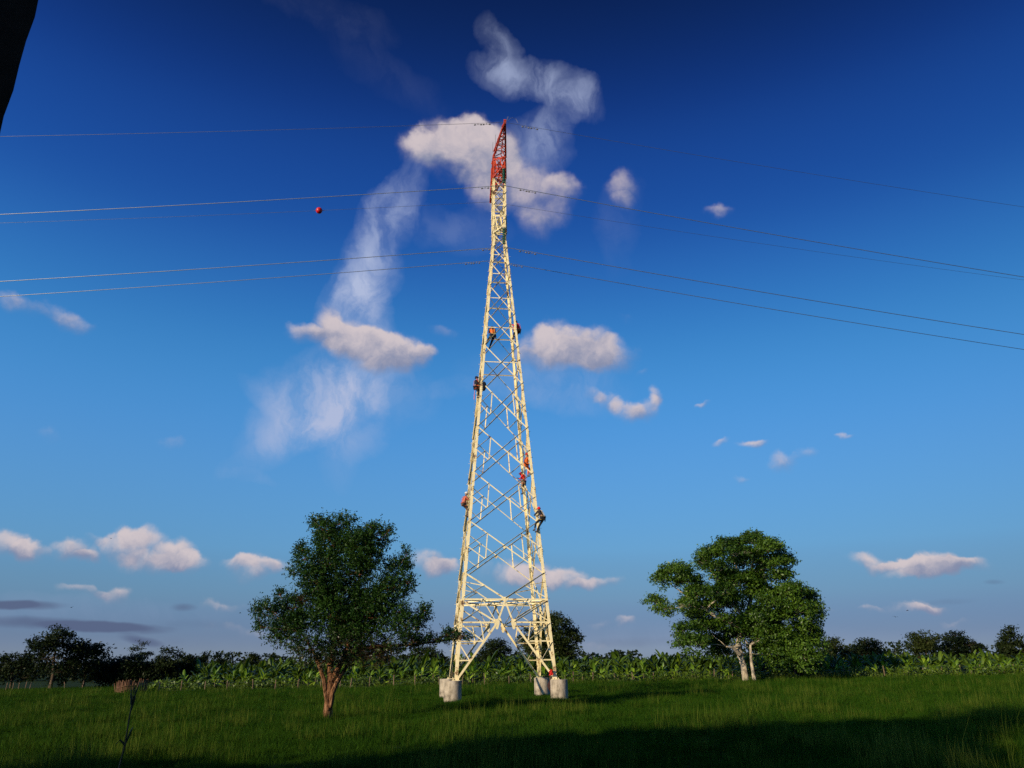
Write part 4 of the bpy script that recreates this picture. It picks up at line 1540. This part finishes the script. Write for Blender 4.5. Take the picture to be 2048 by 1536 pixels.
FT = [
    (100, 1264, 1372, 62, 100, 'leaf_far2', 'tall dark tree with a ragged feathery top at the far left', 1),
    (165, 1290, 1372, 50, 103, 'leaf_far2', 'broad dark tree directly right of the tall feathery one at the far left', 2),
    (20, 1312, 1372, 45, 104, 'leaf_far2', 'low dark tree at the left edge of the photo', 3),
    (222, 1322, 1370, 36, 106, 'leaf_far2', 'low dark tree behind the stack of stakes, in the dip of the tree line', 4),
    (272, 1288, 1370, 26, 112, 'leaf_far', 'thin airy pale-brown tree poking above the dark bushes at left', 5),
    (262, 1314, 1370, 34, 105, 'leaf_far2', 'dark bush in front of the airy pale tree at left', 6),
    (322, 1303, 1368, 36, 106, 'leaf_far2', 'dark rounded tree just right of the airy pale tree', 7),
    (370, 1314, 1366, 26, 110, 'leaf_far2', 'small dark tree above the leftmost banana plants', 17),
    (404, 1311, 1360, 15, 150, 'leaf_far2', 'small round tree, first behind the left banana plants', 8),
    (430, 1314, 1360, 13, 150, 'leaf_far2', 'very small round tree, second behind the left banana plants', 9),
    (495, 1311, 1360, 18, 150, 'leaf_far', 'flat-topped small tree behind the left banana plants', 10),
    (540, 1314, 1360, 22, 150, 'leaf_far2', 'low dark tree at the left edge of the small tree crown', 18),
    (745, 1298, 1350, 60, 130, 'leaf_far2', 'dark broad tree behind the small tree, hidden by its lower right branches', 11),
    (850, 1300, 1350, 50, 130, 'leaf_far', 'low olive tree between the small tree and the tower', 12),
    (985, 1284, 1345, 48, 135, 'leaf_far2', 'low dark dome of a tree seen through the base of the tower', 13),
    (1118, 1236, 1345, 58, 118, 'leaf_far', 'large dark oak-like tree directly behind the right tower leg', 14),
    (1060, 1262, 1345, 34, 120, 'leaf_far', 'dark tree seen between the right legs of the tower', 15),
    (1675, 1283, 1340, 36, 110, 'leaf_far', 'olive tree right of the big broadleaf tree, nearest to it', 20),
    (1740, 1281, 1338, 36, 112, 'leaf_far2', 'dark tree with a small tuft on top, second right of the big tree', 21),
    (1708, 1298, 1338, 22, 118, 'leaf_far2', 'low tree filling the gap between two domes right of the big tree', 22),
    (1858, 1268, 1335, 38, 125, 'leaf_far', 'open-crowned tree with sky showing through, left of the smooth dome', 23),
    (1922, 1268, 1335, 46, 128, 'leaf_far2', 'smooth dark dome-shaped tree near the right edge', 24),
    (2034, 1260, 1335, 30, 108, 'leaf_far2', 'dark feathery tree cut by the right edge of the photo', 25),
    (1610, 1312, 1352, 34, 90, 'leaf_far2', 'dark bush under the right side of the big tree', 26),
    (1560, 1318, 1352, 30, 91, 'leaf_far2', 'dark bush right behind the trunk of the big tree', 27),
]
for (px, pt, pb, hf, Y, lm, lab, sd_) in FT:
    kw = {}
    if sd_ in (14,):
        kw = dict(nl=30, dens=300, leaf=.34)
    if sd_ == 5:
        kw = dict(nl=7, dens=60, leaf=.22)
    far_tree(px, pt, pb, hf, Y, lm, lab, sd_, 'broadleaf_tree' if hf > 30 else 'bush' if pb > 1350 and Y < 100 else 'small_tree', **kw)

# distant wood that reads as one mass
P_, N_, S_ = [], [], []
n = 26000
xx = RNG.uniform(-230, 230, n)
yy = 200 + RNG.uniform(0, 18, n)
hh = 3.6 + 1.6 * np.sin(xx * .11) * np.sin(xx * .037 + 1) + 1.1 * np.sin(xx * .43 + 2) + .5 * np.sin(xx * 1.3)
zz = gzn(xx) + hh * RNG.random(n) ** .6
V, Q = leaf_quads(np.stack([xx, yy, zz], 1), RNG.normal(size=(n, 3)) + np.array([0, -.3, .5]), RNG.uniform(.5, 1.1, n), .7)
tag(link('distant_woodland', np_mesh('distant_woodland', V, Q), None, M['leaf_far2']), 'low dark woodland along the horizon behind the plantation', 'woodland', kind='stuff')

# trees behind the photographer whose shade lies on the near grass
def world_tree(x, y, H, W_, label, seed, nl=12):
    rg = random.Random(seed)
    lobes = []
    for i in range(nl):
        a = rg.uniform(0, 2 * math.pi)
        rr = rg.uniform(.2, .7)
        zf = rg.uniform(.45, .85)
        lobes.append((math.cos(a) * rr * W_, math.sin(a) * rr * W_, zf * H, W_ * .5, W_ * .5, H * .16, 1.6))
    lobes.append((0, 0, H * .62, W_ * .85, W_ * .85, H * .26, 1.8))
    tr = [([(0, 0, -.3), (.2, 0, H * .25), (0, .2, H * .5), (0, 0, H * .8)], [.45, .36, .28, .1])]
    lobed_tree('shade_tree', (x, y, gz(x, 0)), lobes, tr, 'leaf_far2', 'bark_dark', label, 60, .75, 'trees behind the photographer', trunk_n=8, limb_r=.2, asp=.7)


def sunpos(perp, along):
    ux, uy = math.sin(SUN_AZ + math.pi), math.cos(SUN_AZ + math.pi)
    return along * ux + perp * uy, along * uy - perp * ux


for (perp, along, tip, W_, lab, sd_) in (
        (-10.5, -26, 37.0, 4.4, 'tall dark tree behind the photographer, the highest of those shading the near grass', 61),
        (-15.8, -24, 24.0, 2.6, 'dark tree behind the photographer, just left of the highest one', 62),
        (-19.5, -22, 9.0, 2.8, 'lower dark tree at the left of those behind the photographer', 63),
        (-26, -20, 2.0, 5.0, 'low broad dark tree farthest left behind the photographer', 64),
        (-5.5, -26, 21.0, 3.6, 'dark tree behind the photographer, just right of the highest one', 65),
        (2.5, -24, 25.0, 6.0, 'dark tree straight behind the photographer', 66)):
    x_, y_ = sunpos(perp, along)
    world_tree(x_, y_, (tip - along) * math.tan(SUN_EL), W_, lab, sd_)

# ------------------------------------------------------------------ bananas
def banana_leaf(L, W_, droop, fold, seed):
    rg = random.Random(seed)
    b = MB()
    n_ = 7
    y, z, ang = 0.0, 0.0, 0.0
    pts = []
    for i in range(n_ + 1):
        pts.append((y, z))
        ang = droop * (i / n_) ** 1.3
        y += L / n_ * math.cos(ang)
        z -= L / n_ * math.sin(ang)
    for i, (y, z) in enumerate(pts):
        t = i / n_
        w = W_ * .5 * (math.sin(math.pi * min(1, max(0, (t * .93 + .04)))) ** .55) if i else .02
        if i == n_:
            w = .02
        w *= rg.uniform(.85, 1.05)
        b.v += [(-w, y, z - fold * w), (0, y, z), (w, y, z - fold * w)]
    for i in range(n_):
        a = i * 3
        b.f += [(a, a + 1, a + 4, a + 3), (a + 1, a + 2, a + 5, a + 4)]
    return b


LEAFB = [banana_leaf(L, w, d, f, i) for i, (L, w, d, f) in enumerate([(1.7, .50, 1.5, .5), (1.9, .55, 1.0, .6), (1.5, .48, .5, .7), (1.8, .55, 1.9, .35), (1.4, .5, .9, .5), (1.6, .42, 1.3, .9)])]
LEAFM = {}
for mn in ('banana', 'banana_pale', 'banana_back'):
    LEAFM[mn] = []
    for b in LEAFB:
        me = b.mesh('banana_leaf', True)
        me.materials.append(M[mn])
        LEAFM[mn].append(me)
stm = MB()
stm.lathe([(.13, -.1), (.115, .4), (.10, .8), (.075, 1.0)], 8)
STEM = stm.mesh('pseudostem', True)
STEM.materials.append(M['pstem'])


def leaf_mats(rg, H, nleaf):
    out = []
    for i in range(nleaf):
        a = i * 2.4 + rg.uniform(-.4, .4)
        el = rg.choice([1.45, 1.3, 1.2, 1.0, .75, .4, -.1]) + rg.uniform(-.15, .15)
        s_ = rg.uniform(.6, .95) * (H / 3.0)
        zz_ = H * rg.uniform(.32, .62)
        Mx = Matrix.Translation((0, 0, zz_)) @ Matrix.Rotation(a, 4, 'Z') @ Matrix.Rotation(el, 4, 'X') @ Matrix.Rotation(rg.uniform(-.6, .6), 4, 'Y') @ Matrix.Scale(s_, 4)
        out.append(Mx)
    return out


rgb = random.Random(5)
BM_CACHE = []
for v in range(8):     # single-mesh plants for the rows behind
    b = MB()
    H = 3.0
    b.lathe([(.13, -.1), (.11, .7), (.08, 1.5)], 6)
    for Mx in leaf_mats(rgb, H, 16):
        lf = LEAFB[rgb.randrange(6)]
        b.add([Mx @ Vector(q) for q in lf.v], lf.f)
    me = b.mesh('banana_plant', True)
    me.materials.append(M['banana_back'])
    BM_CACHE.append((b, me))


def fenceY(px):
    """depth of the fence line by image column"""
    return 84.0 + (px - 1024) * .004


def plant_label(px, row):
    if px < 520:
        w = 'at the left end of the plantation'
    elif px < 880:
        w = 'behind the small dark tree'
    elif px < 1150:
        w = 'behind the tower base'
    elif px < 1400:
        w = 'between the tower and the big tree'
    elif px < 1660:
        w = 'behind the big broadleaf tree'
    else:
        w = 'right of the big tree'
    r = ['front-row banana plant', 'second-row banana plant', 'third-row banana plant', 'fourth-row banana plant', 'fifth-row banana plant'][row]
    return r + ', ' + w


npl = 0
for row in range(5):
    x = -36.0 + row * .6
    if row == 0:
        x = -34
    while x < 66:
        Yr = 86.0 + row * 2.3
        x_ = x + rgb.uniform(-.4, .4)
        y_ = Yr + rgb.uniform(-.5, .5) + x_ * .02
        px = 1024 + FPX * x_ / (y_ * math.cos(PITCH))
        if row >= 3 and x_ < -33:
            x += 2
            continue
        H = (1.9, 2.35, 2.75, 3.1, 3.25)[row] * (1 - .0035 * max(0, x_)) * rgb.uniform(.85, 1.15)
        if row == 0 and rgb.random() < .12:
            x += 1.6
            continue
        npale = 0
        if row < 2:
            root = empty('banana_plant', (x_, y_, gz(x_, 0)), rgb.uniform(0, 6.28))
            s_ = link('pseudostem', STEM, root)
            s_.scale = (H / 3, H / 3, H * .55)
            for Mx in leaf_mats(rgb, H, 12):
                mn = 'banana_pale' if rgb.random() < (.26 if row == 0 else .16) else 'banana'
                npale += mn == 'banana_pale'
                o = link('leaf', LEAFM[mn][rgb.randrange(6)], root)
                o.matrix_local = Mx
        else:
            b, me = BM_CACHE[rgb.randrange(8)]
            root = link('banana_plant', me)
            root.location = (x_, y_, gz(x_, 0))
            root.rotation_euler = (0, 0, rgb.uniform(0, 6.28))
            root.scale = (H / 3,) * 3
        lab_ = plant_label(px, row)
        if row < 3:
            q_ = H / (1.9, 2.35, 2.75)[row] / (1 - .0035 * max(0, x_))
            lab_ = ('stunted ' if q_ < .91 else 'low ' if q_ < .97 else 'medium ' if q_ < 1.03 else 'tall ' if q_ < 1.09 else 'tallest ') + lab_
            if row < 2:
                lab_ = lab_.replace('banana plant', 'banana plant with ' + ('no' if npale == 0 else 'one' if npale == 1 else 'two' if npale == 2 else 'several') + (' yellow-green leaf' if npale == 1 else ' yellow-green leaves'))
        tag(root, lab_, 'banana plant', plant_label(px, row).replace('banana plant', 'banana plants'))
        npl += 1
        x += rgb.uniform(1.65, 1.95) if row else rgb.uniform(1.3, 1.9)
# the rest of the plantation behind
VV, FF = [], []
off = 0
for i in range(420):
    y_ = rgb.uniform(100, 165)
    x_ = rgb.uniform(-.42, .68) * y_
    b, me = BM_CACHE[rgb.randrange(8)]
    k = rgb.uniform(1.0, 1.2) * (1 - .003 * max(0, x_))
    Mx = Matrix.Translation((x_, y_, gz(x_, 0))) @ Matrix.Rotation(rgb.uniform(0, 6.28), 4, 'Z') @ Matrix.Scale(k, 4)
    A = np.array(b.v)
    R3_ = np.array(Mx.to_3x3())
    VV.append(A @ R3_.T + np.array(Mx.translation))
    FF += [tuple(off + j for j in f) for f in b.f]
    off += len(A)
me = bpy.data.meshes.new('banana_plantation')
me.from_pydata(np.concatenate(VV).tolist(), [], FF)
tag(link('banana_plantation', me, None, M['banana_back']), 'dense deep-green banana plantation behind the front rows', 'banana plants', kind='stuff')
# weeds at the fence foot
n = 30000
xx = RNG.uniform(-38, 68, n)
yy = 84.6 + RNG.uniform(-.5, 3.5, n) + xx * .01
zz = gzn(xx) + RNG.random(n) ** 1.3 * 1.3 * (0.7 + .5 * np.sin(xx * 1.1) * np.sin(xx * .37))
V, Q = leaf_quads(np.stack([xx, yy, zz], 1), RNG.normal(size=(n, 3)) + np.array([0, -.4, .4]), RNG.uniform(.12, .42, n), .5)
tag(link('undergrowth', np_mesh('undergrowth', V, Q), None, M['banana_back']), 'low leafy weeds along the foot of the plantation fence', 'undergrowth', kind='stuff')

# ------------------------------------------------------------------ fence
fence = empty('wire_fence', (0, 84, 0))
tag(fence, 'barbed-wire fence on rough wooden posts in front of the banana plantation', 'fence')
fx = [320, 365, 412, 456, 507, 552, 598, 642, 680, 702, 740, 788, 830, 878, 925, 970, 1018, 1062, 1100, 1146, 1164, 1187, 1229, 1266, 1307, 1345, 1387, 1428, 1466, 1500, 1545, 1590, 1640, 1690, 1728, 1771, 1811, 1848, 1887, 1925, 1945, 1965, 2002, 2033]
wirep = []
pm = []
for v in range(4):
    b = MB()
    rg = random.Random(v)
    pts = [(0, 0, -.2), (rg.uniform(-.03, .03), 0, .4), (rg.uniform(-.05, .05), 0, .8), (rg.uniform(-.06, .06), 0, 1.15 + rg.uniform(-.1, .15))]
    b.tube(pts, [.05, .047, .043, .04], 7)
    me = b.mesh('post', True)
    me.materials.append(M['post'])
    pm.append(me)
for i, px in enumerate(fx):
    Y = fenceY(px)
    p = atY(px, 1358, Y)
    o = link('post', pm[i % 4], fence)
    x_ = p[0]
    o.location = (x_, Y - 84, gz(x_, 0))
    o.rotation_euler = (0, random.uniform(-.09, .09), random.uniform(0, 6))
    s_ = random.uniform(.9, 1.35)
    o.scale = (s_, s_, random.uniform(.95, 1.15))
    wirep.append(Vector((x_, Y - 84 - .06, gz(x_, 0))))
for h in (.35, .65, .95):
    b = MB()
    b.tube([p + Vector((0, 0, h + random.uniform(-.03, .03))) for p in wirep], .006, 4)
    b.build('barbed_wire', M['steelwire'], fence)
fence2 = empty('wire_fence', (-50, 102, 0))
tag(fence2, 'pale crooked fence posts under the dark trees at the far left', 'fence')
for i, px in enumerate((12, 27, 38, 51, 61, 101, 130, 165)):
    p = atY(px, 1372, 97 + i * .3)
    o = link('post', pm[i % 4], fence2)
    o.location = (p[0] + 50, p[1] - 102, gz(p[0], 0))
    o.rotation_euler = (0, random.uniform(-.15, .15), i)
# pen of split stakes at left
pen = empty('stake_pen', tuple(atY(262, 1388, 80)[:2]) + (gz(-38, 0),))
tag(pen, 'small round pen of upright reddish-brown split stakes at the left of the fence', 'pen')
kx = 80 * math.cos(PITCH) / FPX
for i in range(34):
    t = i / 33
    x_ = (t - .5) * 52 * kx
    o_b = MB()
    rg = random.Random(100 + i)
    hgt = 1.2 + rg.uniform(-.12, .14) + .25 * t
    if 24 < i < 28:
        continue
    yq = -1.0 * math.cos((t - .35) * 3)
    lean = (rg.uniform(-.1, .1)) + (-.25 if i == 0 else 0) + (.3 if i == 24 else 0)
    o_b.tube([(0, 0, -.1), (lean * .5, 0, hgt * .5), (lean, rg.uniform(-.05, .05), hgt)], [.055, .05, .04], 6)
    o = o_b.build('stake', M['stake'], pen)
    o.location = (x_, yq, 0)
for zz_ in (.45, .8):
    b = MB()
    b.tube([((t - .5) * 52 * kx, -1.0 * math.cos((t - .35) * 3) - .08, zz_ - .1 * math.sin(t * 9)) for t in np.linspace(0, .8, 9)], .03, 5)
    b.build('rail', M['stake'], pen)

# ------------------------------------------------------------------ grass
def tuft(name, n, rad, h, w, mat, seed, spread=.35, heads=0):
    rg = np.random.default_rng(seed)
    V, F = [], []
    for i in range(n):
        a = rg.uniform(0, 2 * math.pi)
        r = rad * math.sqrt(rg.random())
        x, y = r * math.cos(a), r * math.sin(a)
        hh_ = h * rg.uniform(.5, 1.15)
        d = rg.normal(size=2) * spread * hh_
        fa = rg.uniform(0, math.pi)
        fx_, fy = math.cos(fa) * w / 2, math.sin(fa) * w / 2
        b = len(V)
        mx, my = x + d[0] * .3, y + d[1] * .3
        V += [(x - fx_, y - fy, 0), (x + fx_, y + fy, 0), (mx + fx_ * .8, my + fy * .8, hh_ * .6), (mx - fx_ * .8, my - fy * .8, hh_ * .6), (x + d[0], y + d[1], hh_)]
        F += [(b, b + 1, b + 2, b + 3), (b + 3, b + 2, b + 4)]
    me = bpy.data.meshes.new(name)
    me.from_pydata(V, [], F)
    me.materials.append(M[mat])
    return bpy.data.objects.new(name, me)


TUFTS = [tuft('grass_tuft', 90, .36, .26, .010, 'grass', 1, .45), tuft('grass_tuft', 90, .36, .31, .010, 'grass', 2, .4), tuft('grass_tuft', 80, .34, .22, .012, 'grass', 3, .5),
         tuft('grass_tuft', 30, .24, .55, .010, 'grass_tall', 4, .18), tuft('grass_tuft', 16, .30, .85, .009, 'grass_tall', 5, .12)]


def fbm2(x, y, s):
    v = np.zeros_like(x)
    a = 1.0
    rg = np.random.default_rng(int(s * 100))
    for o_ in range(5):
        th = rg.uniform(0, 6.28, 3)
        ph = rg.uniform(0, 6.28, 3)
        for t_, p_ in zip(th, ph):
            v += a * np.sin((x * math.cos(t_) + y * math.sin(t_)) / s * 6.28 + p_) / 3
        s *= .52
        a *= .6
    return v


pts, rots, scls, idxs = [], [], [], []
for (y0, y1, dens, sc0) in ((14, 24, 16, .85), (24, 40, 11, .95), (40, 62, 6.5, 1.1), (62, 86, 3.6, 1.4)):
    xa, xb = -.80 * y1 - 1, .80 * y1 + 1
    n = int((y1 - y0) * (xb - xa) * dens)
    x = RNG.uniform(xa, xb, n)
    y = RNG.uniform(y0, y1, n)
    keep = np.abs(x) < .78 * y + 1
    x, y = x[keep], y[keep]
    n = len(x)
    f1 = fbm2(x, y, 9.0)
    f2 = fbm2(x, y, 3.1)
    tall = RNG.random(n) < np.clip(.03 + .30 * (f1 > .5) + .22 * (f2 > .6), 0, 1) * (1.3 if y0 < 40 else .6)
    # trodden short grass round the tower
    short = np.exp(-(((x - TX) / 7) ** 2 + ((y - TY) / 6) ** 2))
    tall &= RNG.random(n) > short * 1.1
    id_ = np.where(tall, RNG.integers(3, 5, n), RNG.integers(0, 3, n))
    s_ = sc0 * (1 + .28 * f1 + .26 * f2) * RNG.uniform(.75, 1.25, n) * (1 - .35 * short)
    s_ = np.where(tall, s_ * .8, s_)
    z = gzn(x) - .02
    pts.append(np.stack([x, y, z], 1))
    rots.append(RNG.uniform(0, 6.28, n))
    scls.append(s_)
    idxs.append(id_)
# left far meadow under the trees
n = 3500
x = RNG.uniform(-85, -32, n)
y = RNG.uniform(84, 104, n)
pts.append(np.stack([x, y, gzn(x)], 1))
rots.append(RNG.uniform(0, 6.28, n))
scls.append(RNG.uniform(1.2, 1.8, n))
idxs.append(RNG.integers(0, 3, n))
pts = np.concatenate(pts)
rots, scls, idxs = np.concatenate(rots), np.concatenate(scls), np.concatenate(idxs)
print('grass tufts', len(pts), 'bananas', npl)
gme = bpy.data.meshes.new('grass')
gme.vertices.add(len(pts))
gme.vertices.foreach_set('co', pts.astype(np.float32).ravel())
for nm, arr, ty in (('rot', rots, 'FLOAT'), ('scl', scls, 'FLOAT'), ('idx', idxs, 'INT')):
    at = gme.attributes.new(nm, ty, 'POINT')
    at.data.foreach_set('value', arr.astype(np.int32 if ty == 'INT' else np.float32))
gme.update()
grass = link('grass', gme)
tag(grass, 'long green pasture grass with taller clumps', 'grass', kind='stuff')
ng = bpy.data.node_groups.new('grass_nodes', 'GeometryNodeTree')
ng.interface.new_socket('Geometry', in_out='INPUT', socket_type='NodeSocketGeometry')
ng.interface.new_socket('Geometry', in_out='OUTPUT', socket_type='NodeSocketGeometry')
gi = ng.nodes.new('NodeGroupInput')
go = ng.nodes.new('NodeGroupOutput')
jn = ng.nodes.new('GeometryNodeGeometryToInstance')
for t_ in reversed(TUFTS):
    oi = ng.nodes.new('GeometryNodeObjectInfo')
    oi.inputs['Object'].default_value = t_
    oi.inputs['As Instance'].default_value = False
    ng.links.new(oi.outputs['Geometry'], jn.inputs[0])


def attr(nm, ty):
    a = ng.nodes.new('GeometryNodeInputNamedAttribute')
    a.data_type = ty
    a.inputs['Name'].default_value = nm
    return a.outputs[0]


ip = ng.nodes.new('GeometryNodeInstanceOnPoints')
ng.links.new(gi.outputs[0], ip.inputs['Points'])
ng.links.new(jn.outputs[0], ip.inputs['Instance'])
ip.inputs['Pick Instance'].default_value = True
ng.links.new(attr('idx', 'INT'), ip.inputs['Instance Index'])
cx = ng.nodes.new('ShaderNodeCombineXYZ')
ng.links.new(attr('rot', 'FLOAT'), cx.inputs[2])
e2r = ng.nodes.new('FunctionNodeEulerToRotation')
ng.links.new(cx.outputs[0], e2r.inputs[0])
ng.links.new(e2r.outputs[0], ip.inputs['Rotation'])
ng.links.new(attr('scl', 'FLOAT'), ip.inputs['Scale'])
ng.links.new(ip.outputs[0], go.inputs[0])
md = grass.modifiers.new('grass', 'NODES')
md.node_group = ng

# tall weed close to the camera
wb = atY(206, 1536, 7.0)
weed = empty('tall_weed', (wb[0], wb[1], gz(wb[0], 0)))
tag(weed, 'tall thin dark grass stalk with a forked top, close to the camera at left', 'weed')
W0 = lambda px, py: Vector(atY(px, py, 7.0)) - Vector(weed.location)
b = MB()
b.tube([(0, 0, -.1), W0(238, 1536), W0(250, 1490), W0(258, 1440), W0(265, 1400), W0(267, 1380)], [.010, .008, .007, .006, .005, .003], 5)
b.build('stalk', M['weed'], weed)
for pl in ([(264, 1405), (272, 1385), (279, 1364)], [(263, 1410), (262, 1390), (263, 1376)], [(252, 1485), (262, 1462), (266, 1455)], [(250, 1490), (240, 1480), (232, 1488)], [(262, 1420), (270, 1396), (270, 1372)]):
    b = MB()
    b.tube([W0(*q) for q in pl], [.009, .007, .003], 4)
    b.build('leaf_blade', M['weed'], weed)

# ------------------------------------------------------------------ post of the shelter at the left edge of view
YP = 1.5
e0, e1 = Vector(atY(80, -10, YP)), Vector(atY(-40, 400, YP))
dv = (e0 - e1) / (e0.z - e1.z)
b = MB()
zs_ = np.linspace(-.2, 4.2, 60)
for zq in zs_:
    c_ = e1 + dv * (zq - e1.z)
    r_ = RNG.uniform(-.004, .004)
    if zq < 2.6:
        c_ = e1 + dv * (zq - e1.z)
    b.v += [(c_.x + r_, YP, zq), (c_.x + r_ - .22, YP + .22, zq), (c_.x - .34, YP + .22, zq), (c_.x - .34, YP, zq)]
for i in range(len(zs_) - 1):
    for j in range(4):
        a0, a1 = i * 4 + j, i * 4 + (j + 1) % 4
        b.f.append((a0, a1, a1 + 4, a0 + 4))
b.f += [(3, 2, 1, 0), tuple(range(len(b.v) - 4, len(b.v)))]
tag(b.build('shelter_post', M['porch']), 'black out-of-light timber post at the top left corner', 'post')

# ------------------------------------------------------------------ birds
for i, (px, py, Y, sz, lab) in enumerate(((143, 1215, 120, .5, 'tiny dark bird low over the left trees'), (222, 1077, 150, .5, 'tiny dark bird in front of the left cumulus cloud'), (480, 1226, 120, .35, 'tiny dark bird left of the small tree'),
                              (841, 1190, 130, .45, 'tiny dark bird between the small tree and the tower'), (1815, 1221, 130, .45, 'tiny dark bird on the thin cloud at right'), (1791, 1234, 120, .5, 'tiny dark bird just below the thin cloud at right'), (1658, 1216, 130, .3, 'tiny dark bird just right of the big tree'))):
    b = MB()
    b.tube([(0, -.5, 0), (0, -.2, .03), (0, .2, .02), (0, .42, 0)], [.02, .09, .08, .02], 6)
    for s_ in (-1, 1):
        b.add([(0, .12, .03), (s_ * .45, .16, .20), (s_ * .95, -.05, .10), (s_ * .42, -.14, .17), (0, -.12, .03), (0, 0, .055)], [(0, 1, 5), (1, 2, 3), (1, 3, 5), (3, 4, 5)])
    o = b.build('bird', HAIR)
    o.location = atY(px, py, Y)
    o.scale = (sz,) * 3
    o.rotation_euler = (.1, .2 * (i % 3 - 1), i * 1.1)
    tag(o, lab, 'bird', 'birds in the evening sky')
print('done')
